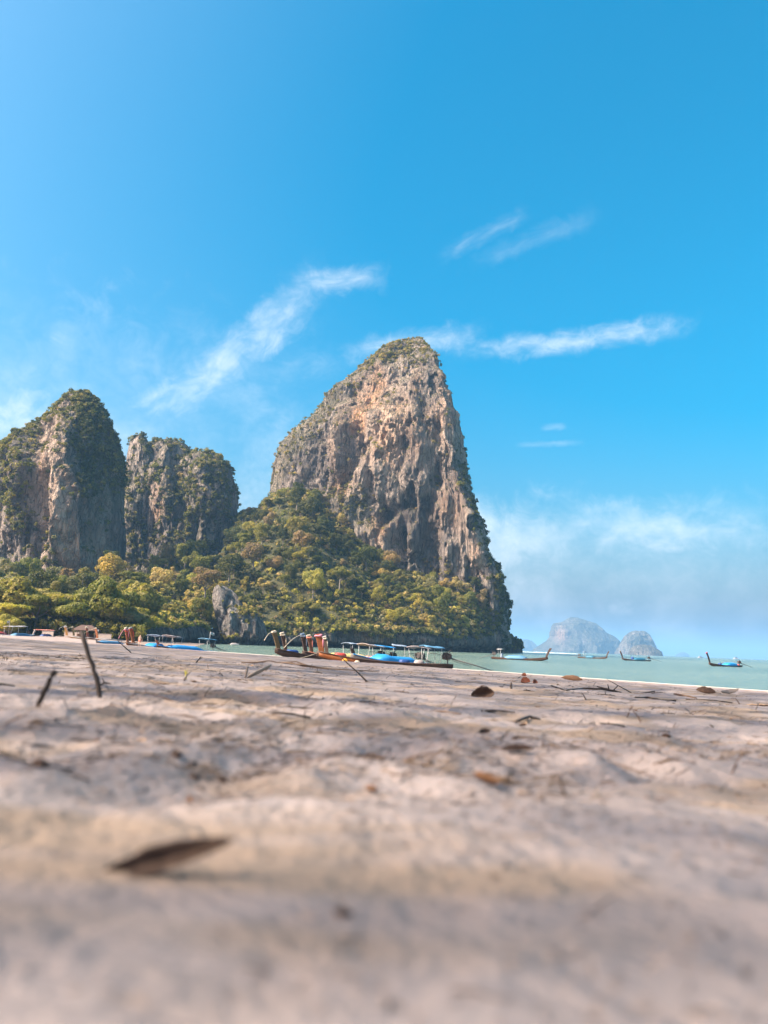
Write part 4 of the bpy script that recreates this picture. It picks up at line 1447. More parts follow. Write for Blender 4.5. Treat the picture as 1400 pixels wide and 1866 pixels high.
def boat(loc, yaw, spec, label, group, pitch=0.0, roll=0.0):
    L, beam = spec.get('L', 10.5), spec.get('beam', 1.9)
    rise = spec.get('rise', 0.76)
    root = empty('longtail_boat', loc, (roll, pitch, yaw))
    tag(root, label, 'boat', group)
    wood = WOOD[spec.get('hull', 'brown')]
    # hull: a thin shell, outside and inside
    mb = MB()
    rings = []
    for t in np.linspace(0, 1, 26):
        x, w, g_, k = hull_station(t, L, beam, rise)
        th = min(0.045, w * 0.5)
        o_ = [(x, w, g_), (x, w * 0.97, k + (g_ - k) * 0.55), (x, w * 0.78, k + (g_ - k) * 0.2), (x, w * 0.30, k + 0.03), (x, 0, k)]
        full = o_ + [(a, -b, c) for (a, b, c) in o_[-2::-1]]
        inn = [(x, w - th, g_), (x, (w - th) * 0.95, k + (g_ - k) * 0.58), (x, (w - th) * 0.72, k + (g_ - k) * 0.3), (x, 0, k + (g_ - k) * 0.22)]
        infull = [(a, -b, c) for (a, b, c) in inn[:-1]] + inn[::-1]
        rings.append(full + infull)
    mb.ring_loft(rings)
    mb.build('hull', wood, root, True)
    # rubbing strakes, a painted rail each side
    for sgn in (1, -1):
        mb = MB()
        pts = []
        for t in np.linspace(0.0, 0.985, 18):
            x, w, g_, k = hull_station(t, L, beam, rise)
            pts.append((x, sgn * (w + 0.025), g_ - 0.02))
        mb.tube(pts, 0.045, 5)
        mb.build('rail', PT[spec.get('rail', 'white')] if spec.get('rail', 'white') in PT else wood, root, True)
    # bright planking on the bow only
    if spec.get('bow'):
        for sgn in (1, -1):
            mb = MB()
            rings = []
            for t in np.linspace(0.70, 0.985, 10):
                x, w, g_, k = hull_station(t, L, beam, rise)
                q = [(x, sgn * (w + 0.012), g_ - 0.05), (x, sgn * (w * 0.97 + 0.012), k + (g_ - k) * 0.55), (x, sgn * (w * 0.78 + 0.012), k + (g_ - k) * 0.2)]
                rings.append(q + [(p[0], p[1] - sgn * 0.02, p[2]) for p in q[::-1]])
            mb.ring_loft(rings)
            mb.build('bow_planking', WOOD[spec['bow']], root, True)
    # thwarts
    for t in (0.28, 0.50, 0.68):
        x, w, g_, k = hull_station(t, L, beam, rise)
        mb = MB()
        mb.box((x, 0, g_ - 0.16), (0.30, 2 * w - 0.06, 0.05))
        mb.build('thwart', WOOD['grey'], root)
    # prow board
    H = spec.get('prow', 2.55)
    x1, w1, g1, k1 = hull_station(0.97, L, beam, 1.0)
    k1 = 0.60
    lean = spec.get('lean', 0.62)
    mb = MB()
    rings = []
    fw = spec.get('board', 0.46)
    for q in np.linspace(0, 1, 9):
        z = k1 - 0.05 + (H - k1) * q
        xc = x1 - 0.12 + lean * q * (0.55 + 0.45 * q)
        f = fw * (0.80 + 0.20 * q)
        th = 0.20 - 0.05 * q
        rings.append([(xc - f / 2, th / 2, z + 0.10 * f), (xc + f / 2, th / 3, z - 0.10 * f), (xc + f / 2, -th / 3, z - 0.10 * f), (xc - f / 2, -th / 2, z + 0.10 * f)])
    mb.ring_loft(rings)
    pm = WOOD[spec.get('prow_wood', spec.get('hull', 'brown'))]
    prow = mb.build('prow', pm, root, False, 0.02)
    xt = x1 - 0.12 + lean
    capm = spec.get('cap')
    if capm:
        mb = MB()
        mb.ring_loft([[(xt + a * fw * 0.50 * s, b * 0.10 * s, H + h + (-0.10 * a * fw)) for (a, b) in ((-1, 1), (1, 1), (1, -1), (-1, -1))] for (h, s) in ((-0.10, 1.0), (0.02, 1.06), (0.09, 0.6))])
        mb.build('prow_cap', PT[capm], prow, False, 0.02)
    # cloth bands tied round the prow, with their loose tails
    for i, cm in enumerate(spec.get('ribbons', ())):
        mb = MB()
        zq = 0.90 - 0.10 * i
        z = k1 + (H - k1) * zq
        xc = x1 - 0.12 + lean * zq * (0.55 + 0.45 * zq)
        fr = fw * 0.56
        ring = []
        for a in range(13):
            th = 2 * math.pi * a / 12
            ring.append((xc + fr * math.cos(th), 0.15 * math.sin(th), z + 0.03 * math.sin(3 * th + i) - 0.10 * fw * math.cos(th)))
        mb.tube(ring, [0.075 + 0.02 * math.sin(5 * a) for a in range(13)], 6)
        for k in range(2):
            s = 1 if k else -1
            mb.tube([(xc - fr * 0.7, s * 0.10, z), (xc - fr * 1.0 - 0.10 * k, s * 0.17, z - 0.35), (xc - fr * 0.9 - 0.16 * k, s * 0.20, z - 0.75 - 0.2 * k)], [0.05, 0.07, 0.03], 5)
        mb.build('ribbon', PT[cm], prow, True)
    # garland looped forward from the prow head to the bow
    if spec.get('garland'):
        mb = MB()
        a = Vector((xt + fw * 0.4, 0.0, H - 0.1))
        b = Vector((xt + fw * 0.4 + 0.95, 0.3, H - 0.85))
        if spec['garland'] == 'long':
            b = Vector((xt + 2.3, 0.5, H - 1.5))
        pts = [a.lerp(b, q) + Vector((0, 0, 0.20 * math.sin(math.pi * q))) for q in np.linspace(0, 1, 9)]
        mb.tube(pts, [0.02] + [0.026] * 7 + [0.04], 6)
        mb.build('garland', PT[spec.get('garland_col', 'cream')], prow, True)
    # canopy on posts
    for ci, (x0, x1c, zc, cm, tilt) in enumerate(spec.get('canopies', ())):
        zc = zc - 0.22
        mb = MB()
        rings = []
        w = beam * 0.56
        for xq in np.linspace(x0, x1c, 7):
            zz = zc + tilt * (xq - x0) + 0.02 * math.sin(xq * 5)
            top = [(xq, w * v, zz + 0.13 * (1 - v * v)) for v in np.linspace(1, -1, 9)]
            bot = [(p[0], p[1], p[2] - 0.05) for p in top[::-1]]
            rings.append(top + bot)
        mb.ring_loft(rings)
        can = mb.build('canopy', PT[cm], root, True)
        for xq in (x0 + 0.25, x1c - 0.25):
            for s in (1, -1):
                tq = (xq + L / 2) / L
                x_, wq, gq, kq = hull_station(min(max(tq, 0.02), 0.95), L, beam, rise)
                m2 = MB()
                m2.tube([(xq, s * (wq - 0.05), gq - 0.1), (xq, s * w * 0.92, zc + tilt * (xq - x0) + 0.0)], 0.022, 6)
                m2.build('post', PT['galv'], can, True)
    # low tarpaulin stretched over hoops
    for (x0, x1c, zc, cm, lump) in spec.get('tarps', ()):
        mb = MB()
        rings = []
        gl = random.Random(int(x0 * 100) + len(cm))
        for i, xq in enumerate(np.linspace(x0, x1c, 15)):
            q = (xq - x0) / (x1c - x0)
            tq = min(max((xq + L / 2) / L, 0.02), 0.95)
            x_, wq, gq, kq = hull_station(tq, L, beam, rise)
            e = min(1.0, 0.30 + 3.2 * min(q, 1 - q))
            wd = (wq + 0.10) * (0.75 + 0.25 * e)
            h = (zc - gq) * e + lump * math.exp(-((q - 0.86) / 0.09) ** 2) + 0.03 * gl.uniform(-1, 1)
            zb = gq + 0.02
            h *= 0.62
            top = [(xq, wd * math.copysign(abs(math.cos(a)) ** 0.65, math.cos(a)) * (1 + 0.03 * gl.uniform(-1, 1)), zb + max(0.08, h) * math.sin(a) ** 0.8 * (1 + 0.08 * gl.uniform(-1, 1))) for a in np.linspace(0.03, math.pi - 0.03, 11)]
            skirt = [(xq, p[1] * 1.0, zb - 0.16 - 0.03 * gl.random()) for p in (top[-1], top[0])]
            rings.append(top + skirt)
        mb.ring_loft(rings)
        mb.build('tarpaulin', PT[cm], root, True)
    if spec.get('rope', not spec.get('afloat', False)) and spec.get('ribbons'):
        mb = MB()
        a = Vector((x1 + 0.1, 0.0, 0.9))
        b = Vector((x1 + 4.2, 1.2, 0.16))
        mb.tube([a.lerp(b, q) + Vector((0, 0, -0.28 * math.sin(math.pi * q))) for q in np.linspace(0, 1, 9)], 0.018, 5)
        mb.build('mooring_rope', PT['cream'], root, True)
    # engine on its swivel, with the long tail
    if spec.get('engine', True):
        side = spec.get('side', 0.0)
        ex, ez = -L / 2 + 0.35, 1.12
        eng = empty('engine', (ex, side, ez), (0, spec.get('tail_pitch', 0.0), spec.get('tail_yaw', 0.0)))
        eng.parent = root
        del eng
        eng = [c for c in root.children if c.name.startswith('engine')][-1]
        mb = MB()
        mb.box((0.05, 0, 0.10), (0.72, 0.42, 0.38), (0, 0.1, 0))
        mb.box((0.22, 0, 0.38), (0.34, 0.50, 0.22), (0, 0.1, 0))
        mb.tube([(0.0, 0.26, 0.12), (0.0, 0.36, 0.12)], 0.20, 12)
        mb.tube([(-0.20, -0.22, 0.30), (-0.20, -0.22, 0.62), (-0.42, -0.26, 0.72)], 0.045, 6)
        mb.tube([(0.40, 0.0, 0.12), (0.46, 0.0, 0.12)], 0.24, 14)
        for k in range(4):
            mb.box((-0.22 + 0.09 * k, 0, 0.36), (0.03, 0.44, 0.16))
        mb.build('engine_block', PT['metal'], eng, False, 0.02)
        mb = MB()
        mb.tube([(0, 0, -0.12), (0, 0, -0.52)], 0.06, 8)
        mb.box((0, 0, -0.13), (0.40, 0.30, 0.06))
        mb.build('swivel_mount', PT['steel'], eng)
        tl = spec.get('tail', 4.6)
        dz = -(ez - 0.10) if spec.get('tail_down', True) else -0.55
        mb = MB()
        mb.tube([(-0.30, 0, 0.0), (-tl * 0.5, 0, dz * 0.42), (-tl, 0, dz)], [0.065, 0.05, 0.035], 8)
        mb.tube([(-0.36, 0, -0.16), (-tl * 0.45, 0, dz * 0.45 - 0.1)], [0.03, 0.025], 6)
        mb.build('tail_shaft', PT['steel'], eng, True)
        mb = MB()
        for k in range(3):
            a = 2.1 * k
            mb.box((-tl - 0.03, 0.11 * math.cos(a), dz + 0.11 * math.sin(a)), (0.03, 0.10, 0.17), (a, 0.4, 0))
        mb.tube([(-tl - 0.08, 0, dz), (-tl + 0.05, 0, dz)], 0.035, 6)
        mb.build('propeller', PT['galv'], eng)
        mb = MB()
        mb.tube([(0.35, 0.05, 0.15), (1.1, 0.10, 0.34), (1.9, 0.12, 0.30)], 0.025, 6)
        mb.build('steering_arm', PT['steel'], eng, True)
    if spec.get('flag'):
        mb = MB()
        xf = -L / 2 + 1.2
        mb.tube([(xf, 0, 0.6), (xf, 0, 3.35)], 0.025, 6)
        fp = mb.build('flag_pole', PT['galv'], root, True)
        mb = MB()
        rows = []
        for i, v in enumerate(np.linspace(0, 1, 9)):
            yv = -0.75 * v
            a = [(xf + yv, 0.06 * math.sin(7 * v), 3.32 - 0.10 * v), (xf + yv, 0.06 * math.sin(7 * v + 0.6), 2.92 - 0.16 * v)]
            b = [(p[0], p[1] + 0.012, p[2]) for p in a[::-1]]
            rows.append(a + b)
        mb.ring_loft(rows)
        mb.build('flag', PT[spec['flag']], fp, True)
    if spec.get('floats'):
        for k, (xx, cm) in enumerate(spec['floats']):
            tq = (xx + L / 2) / L
            x_, wq, gq, kq = hull_station(tq, L, beam, rise)
            mb = MB()
            s = spec.get('float_side', -1)
            c0 = (xx, s * (wq * 0.98 + 0.14), gq - 0.42)
            mb.ring_loft([[(c0[0] + r * math.cos(a), c0[1] + h, c0[2] + r * math.sin(a)) for a in np.linspace(0, 2 * math.pi, 13)[:-1]] for (h, r) in ((-0.12, 0.16), (-0.08, 0.26), (0.08, 0.26), (0.12, 0.16))])
            mb.build('fender', PT[cm], root, True)
    if spec.get('cargo'):
        for (xx, yy, sx_, sy_, sz_, cm) in spec['cargo']:
            tq = (xx + L / 2) / L
            x_, wq, gq, kq = hull_station(tq, L, beam, rise)
            mb = MB()
            mb.ring_loft([[(xx + a * sx_ * s, yy + b * sy_ * s, gq - 0.12 + h * sz_) for (a, b) in ((-.5, .3), (-.3, .5), (.3, .5), (.5, .3), (.5, -.3), (.3, -.5), (-.3, -.5), (-.5, -.3))] for (h, s) in ((0, 0.9), (0.3, 1.0), (0.75, 0.95), (1.0, 0.6))])
            mb.build('bundle', PT[cm], root, True)
    return root


def place(bow_px, bow_Y, stern_px, spec, label, group, afloat=False, wl_py=None, draft=0.22, roll=0.0, prow_tip=None, flip=False):
    """bow and stern columns of the photograph fix the heading; the hull lies on the sand or floats on the water"""
    L = spec.get('L', 10.5)
    pb = at(bow_px, 1180, bow_Y)
    best = None
    for k in range(-160, 161):
        a = R(k * 0.5)
        sgn = 1 if stern_px > bow_px else -1
        ex, ey = pb.x + sgn * L * math.cos(a), bow_Y + L * math.sin(a)
        q = proj((ex, ey, 0.5))[0]
        e = abs(q - stern_px) + (0.0 if (a >= 0) != flip else 40.0) + abs(a) * 0.5
        if best is None or e < best[0]:
            best = (e, ex, ey)
    _, ex, ey = best
    cx, cy = (pb.x + ex) / 2, (bow_Y + ey) / 2
    yaw = math.atan2(bow_Y - ey, pb.x - ex)
    if afloat:
        return boat((cx, cy, -draft), yaw, spec, label, group, 0.0, roll)
    zb, zs = max(gz(pb.x, bow_Y), -0.25), max(gz(ex, ey), -0.25)
    return boat((cx, cy, (zb + zs) / 2 - spec.get('sunk', 0.26)), yaw, spec, label, group, -math.atan2(zb - zs, L), roll)


GF = 'longtail boats moored out on the water'
place(999, 150, 897, dict(L=11, hull='umber', rail='grey', prow_wood='dark', canopies=[(-4.3, -3.3, 2.35, 'white', 0.0)], tarps=[(-2.9, 1.4, 1.42, 'sky', 0.0)], tail=3.2, cargo=[(-3.6, 0.2, 0.5, 0.5, 0.9, 'greyblue')], prow=2.75, board=0.42, lean=1.0),
      'largest brown floating longtail, bow pointing right, pale blue tarp, nearest the dark cliff corner', GF, True)
place(1107, 268, 1054, dict(L=10.5, hull='umber', rail='grey', prow_wood='dark', tarps=[(-2.4, 0.6, 1.5, 'teal', 0.0)], canopies=[(-3.3, -2.6, 2.6, 'greyblue', 0.0)], tail=4.8, prow=2.9, board=0.42, lean=1.0),
      'small brown longtail afloat, bow right, in front of the large far island', GF, True)
place(1133, 240, 1185, dict(L=10, hull='dark', rail='greyblue', prow_wood='dark', tarps=[(-3.2, 1.2, 1.55, 'teal', 0.0)], cargo=[(1.3, 0, 0.6, 0.9, 1.0, 'navy')], tail=5.0, prow=3.0, board=0.42, lean=0.9, cap='white'),
      'dark longtail afloat with bow pointing left, below the dome shaped island', GF, True)
place(1291, 172, 1350, dict(L=10, hull='dark', rail='grey', prow_wood='dark', cap='red', tarps=[(-3.4, 0.2, 1.45, 'blue', 0.0)], cargo=[(1.6, 0, 0.6, 0.7, 0.5, 'navy'), (-4.0, 0.2, 0.5, 0.5, 0.4, 'red')], tail=4.6, prow=3.1, board=0.44, lean=0.95),
      'dark longtail alone at the far right, red tipped prow and blue tarp', GF, True)

GC = 'longtail boats drawn up at the water edge in the middle of the beach'
place(501, 71, 668, dict(L=11, hull='dark', rail='grey', prow_wood='olive', cap='cream', garland='short', garland_col='cream', prow=2.45, cargo=[(3.6, 0, 1.2, 0.8, 0.35, 'navy')], tail=3.0, lean=0.75, engine=False),
      'leftmost beached longtail of the middle cluster, olive prow with pale garland', GC)
place(515, 84, 660, dict(L=10.5, hull='dark', rail='grey', prow_wood='dark', cap='cream', ribbons=('cream',), prow=2.75, canopies=[(-4.4, -2.9, 2.45, 'greyblue', 0.0)], cargo=[(-3.6, 0, 1.0, 1.0, 0.5, 'navy')], lean=0.7, engine=False),
      'dark longtail second from left in the middle cluster, small grey blue awning', GC)
place(551, 78, 700, dict(L=10.5, hull='dark', rail='grey', prow_wood='dark', cap='greyblue', garland='long', garland_col='cream', ribbons=('greyblue',), prow=2.65, canopies=[(-4.6, -2.2, 2.2, 'pinkwhite', 0.06)], tarps=[(-3.2, 2.4, 1.35, 'yellow', 0.0)], tail=3.0, lean=0.6),
      'dark prowed longtail with a long rope garland and a pale yellow tarp', GC)
place(562, 84, 722, dict(L=11, hull='red', rail='grey', prow_wood='brown', cap='cream', ribbons=('salmon',), prow=2.7, canopies=[(-4.8, -2.6, 2.3, 'blue', 0.04)], cargo=[(-2.0, 0, 1.0, 0.8, 0.6, 'salmon')], tail=3.2, lean=0.6),
      'brown prow just left of the big orange prow, its boat under a bright blue awning', GC)
place(577, 65, 822, dict(L=11.8, beam=2.0, hull='dark', bow='orange', rail='grey', prow_wood='orange', ribbons=('pink',), prow=2.45, board=0.52, lean=0.5, tail=5.0, tail_yaw=0.0, float_side=1, floats=[(3.6, 'orangebuoy'), (2.6, 'cream')], canopies=[(-4.9, -3.2, 2.15, 'sky', 0.03)], cargo=[(-1.6, 0.3, 0.9, 0.7, 0.4, 'navy'), (3.9, 0, 1.0, 0.8, 0.35, 'red'), (-3.0, 0, 0.8, 0.8, 0.4, 'pinkwhite')]),
      'largest beached longtail, broad orange prow with pink ribbons and an orange buoy', GC)
place(590, 92, 775, dict(L=11.5, hull='brown', rail='grey', prow_wood='dark', cap='white', ribbons=('cream',), prow=2.9, tail=3.2, lean=0.5, canopies=[(-4.0, -2.2, 2.5, 'greyblue', 0.05)]),
      'white capped brown prow standing right behind the orange prow', GC)
place(640, 70, 772, dict(L=9.5, beam=2.1, hull='grey', rail='blue', prow_wood='dark', prow=1.5, board=0.35, tarps=[(-3.6, 1.9, 1.30, 'blue', 0.42)], tail=2.6, lean=0.4, canopies=[(-4.6, -3.4, 2.2, 'pinkwhite', 0.05)]),
      'low boat under one long bright blue tarp with a hump at its right end', GC)

GL = 'longtail boats drawn up along the left part of the beach'
place(116, 172, 200, dict(sunk=0.08, rise=0.42, L=8.5, board=0.55, hull='amber', rail='white', prow_wood='amber', cap='white', ribbons=('white',), garland='short', garland_col='white', prow=2.6, engine=False),
      'amber yellow prow with a white garland, leftmost of the row of five small prows', GL)
place(129, 180, 205, dict(sunk=0.08, rise=0.42, L=8.5, board=0.48, hull='olive', rail='white', prow_wood='olive', cap='cream', garland='short', prow=2.5, engine=False), 'dark olive prow with a cream cap, second in the row of five small prows', GL)
place(142, 186, 215, dict(sunk=0.08, rise=0.42, L=8.5, board=0.48, hull='brown', rail='white', prow_wood='brown', cap='cream', garland='short', prow=2.6, engine=False), 'thin brown prow, third in the row of five small prows', GL)
place(155, 172, 225, dict(sunk=0.08, rise=0.42, L=8.5, board=0.48, hull='red', rail='white', prow_wood='red', cap='cream', ribbons=('cream',), prow=2.75, engine=False), 'red brown prow behind the tall leaning stick', GL)
place(172, 160, 250, dict(sunk=0.08, rise=0.42, L=8.5, board=0.48, hull='orange', rail='white', prow_wood='orange', cap='cream', garland='long', garland_col='cream', prow=2.55, engine=False), 'orange prow with a long cream garland, rightmost of the row of five small prows', GL)
place(60, 160, 20, dict(sunk=0.42, rise=0.62, L=9.5, hull='grey', rail='ltblue', prow=1.8, prow_wood='grey', tarps=[(-2.0, 2.6, 1.2, 'sky', 0.0)], canopies=[(-4.0, 1.0, 2.35, 'white', 0.03)], engine=False, flag='white'), 'pale blue boat under a white awning near the left edge', GL, flip=True)
place(50, 168, 88, dict(sunk=0.42, rise=0.62, L=9, hull='dark', rail='grey', prow=1.5, prow_wood='dark', tarps=[(-3.0, -0.5, 1.2, 'navy', 0.0)], canopies=[(-3.6, 1.5, 2.0, 'salmon', 0.0)], engine=False), 'dark boat with a salmon red cover right of the white awning', GL)
place(-40, 165, 8, dict(sunk=0.42, rise=0.62, L=9, hull='red', rail='red', prow=1.5, prow_wood='red', tarps=[(-3.8, 2.0, 1.4, 'red', 0.0)], engine=False), 'dark red boat cut off by the left edge of the picture', GL)
place(174, 128, 222, dict(sunk=0.42, rise=0.62, L=8.5, beam=2.2, hull='teal' if 'teal' in WOOD else 'grey', rail='blue', prow=1.25, prow_wood='grey', tarps=[(-3.6, 3.2, 1.15, 'sky', 0.0)], engine=False, board=0.3), 'flat boat under a pale blue tarp left of the pair of tall orange prows', GL)
place(229, 106, 300, dict(sunk=0.42, rise=0.62, L=10.5, hull='orange', rail='white', prow_wood='orange', cap='cream', ribbons=('pink', 'red'), garland='long', garland_col='pink', prow=2.75, board=0.52, lean=0.9, engine=False, tarps=[(-4.4, -0.6, 1.35, 'blue', 0.0)], canopies=[(-4.2, -1.6, 2.25, 'greyblue', 0.05)]),
      'left one of the pair of tall orange prows with pink ribbons', GL)
place(238, 109, 335, dict(sunk=0.42, rise=0.62, L=10.5, hull='red', rail='white', prow_wood='orange', cap='white', ribbons=('red',), prow=2.85, board=0.52, lean=0.9, engine=False, canopies=[(-4.0, -1.4, 2.3, 'pinkwhite', 0.06)], cargo=[(-2.5, 0, 1.0, 1.0, 0.6, 'navy')]), 'right one of the pair of tall orange prows, taller and white capped', GL)
place(285, 112, 392, dict(sunk=0.42, rise=0.62, L=10.5, beam=2.1, hull='brown', rail='blue', prow_wood='red', prow=1.5, board=0.4, tarps=[(-2.6, 3.4, 1.30, 'blue', 0.0)], canopies=[(-4.6, -2.7, 2.35, 'sky', 0.05)], tail=4.4, flag='white'),
      'boat under a long blue tarp, white flag and engine at the water edge', GL)

# little white dinghy by the cliff foot, and white boats far out
def dinghy(px, Y, L, label, cabin=False):
    p = at(px, 1180, Y)
    root = empty('dinghy' if not cabin else 'tour_boat', (p.x, Y, -0.12 * L / 4), (0, 0, 0.3))
    tag(root, label, 'boat')
    mb = MB()
    rings = []
    for t in np.linspace(0, 1, 12):
        x = (t - 0.5) * L
        w = L * 0.17 * np.interp(t, [0, 0.3, 0.7, 0.9, 1], [0.85, 1, 0.85, 0.45, 0.06])
        g_ = L * (0.13 + 0.06 * t * t)
        rings.append([(x, w, g_), (x, w * 0.8, 0.02), (x, 0, 0), (x, -w * 0.8, 0.02), (x, -w, g_), (x, -w * 0.9, g_ - 0.02), (x, 0, g_ * 0.5), (x, w * 0.9, g_ - 0.02)])
    mb.ring_loft(rings)
    mb.build('hull', PT['white'], root, True)
    if cabin:
        mb = MB()
        mb.box((-L * 0.08, 0, L * 0.24), (L * 0.45, L * 0.24, L * 0.14))
        mb.build('cabin', PT['white'], root, False, 0.1)
        mb = MB()
        mb.box((-L * 0.1, 0, L * 0.36), (L * 0.55, L * 0.28, L * 0.03))
        mb.build('roof', PT['greyblue'], root)
    else:
        mb = MB()
        mb.ring_loft([[(x, L * 0.15 * math.cos(a) * e, L * 0.12 + L * 0.14 * max(0.05, math.sin(a)) * e) for a in np.linspace(0, math.pi, 9)] for x, e in ((-L * 0.42, 0.6), (-L * 0.2, 1.0), (L * 0.15, 1.0), (L * 0.36, 0.5))])
        mb.build('tarpaulin', PT['pinkwhite'], root, True)
    return root


dinghy(427, 262, 3.0, 'little white covered dinghy floating below the shore rock')
dinghy(1276, 1500, 11, 'tiny white boat far out, left of the two by the horizon', True)
dinghy(1341, 1700, 14, 'tiny white boat on the horizon above the rightmost longtail', True)

# ------------------------------------------------------------------ hut, wall and sign at the beach wood
p = at(157, 1150, 184)
hz = max(gz(p.x, 184), 0.9)
hut = empty('thatched_hut', (p.x, 184, hz - 0.1), (0, 0, 0.15))
tag(hut, 'open hut with a brown thatched hip roof behind the small prows', 'hut')
thatch = wood_mat('thatch', (0.085, 0.05, 0.035), (0.15, 0.09, 0.06))
mb = MB()
mb.ring_loft([[(-2.9, -2.2, 1.75), (2.9, -2.2, 1.75), (2.9, 2.2, 1.75), (-2.9, 2.2, 1.75)], [(-2.9, -2.2, 1.9), (2.9, -2.2, 1.9), (2.9, 2.2, 1.9), (-2.9, 2.2, 1.9)], [(-1.2, -0.15, 3.1), (1.2, -0.15, 3.1), (1.2, 0.15, 3.1), (-1.2, 0.15, 3.1)]])
mb.build('roof', thatch, hut)
for x in (-2.4, 0, 2.4):
    for y in (-1.8, 1.8):
        mb = MB()
        mb.tube([(x, y, -0.1), (x, y, 1.8)], 0.08, 7)
        mb.build('post', WOOD['grey'], hut, True)
mb = MB()
mb.box((0, 1.2, 0.55), (4.2, 0.5, 0.9))
mb.build('counter', WOOD['brown'], hut)
for (xa, xb, Y, lab) in ((78, 98, 188, 'short beige wall left of the amber prow'), (118, 146, 189, 'low beige wall left of the thatched hut'), (176, 204, 190, 'low beige wall right of the thatched hut')):
    a, b = at(xa, 1150, Y), at(xb, 1150, Y)
    zz = max(gz(a.x, Y), 0.8)
    w_ = empty('garden_wall', ((a.x + b.x) / 2, Y, zz - 0.1))
    tag(w_, lab, 'wall', 'low walls between the beach and the trees')
    Lw = b.x - a.x
    mb = MB()
    mb.box((0, 0, 0.62), (Lw, 0.22, 1.24))
    mb.build('wall_panel', plain('plaster', (0.42, 0.33, 0.27), 0.9, 0.25, 1.5), w_)
    mb = MB()
    mb.box((0, 0, 1.285), (Lw + 0.1, 0.34, 0.09))
    mb.build('coping', plain('coping', (0.36, 0.29, 0.25), 0.9, 0.25, 1.5), w_)
p = at(178, 1145, 183)
zz = gz(p.x, 183)
sg = empty('sign_board', (p.x, 183, zz), (0, 0, 0.0))
tag(sg, 'small white sign board on a post right of the thatched hut', 'sign')
mb = MB()
mb.box((0, 0, 1.95), (0.62, 0.05, 0.5))
mb.build('board', PT['white'], sg)
mb = MB()
mb.tube([(0, 0.06, -0.1), (0, 0.06, 2.1)], 0.045, 6)
mb.build('post', WOOD['grey'], sg)

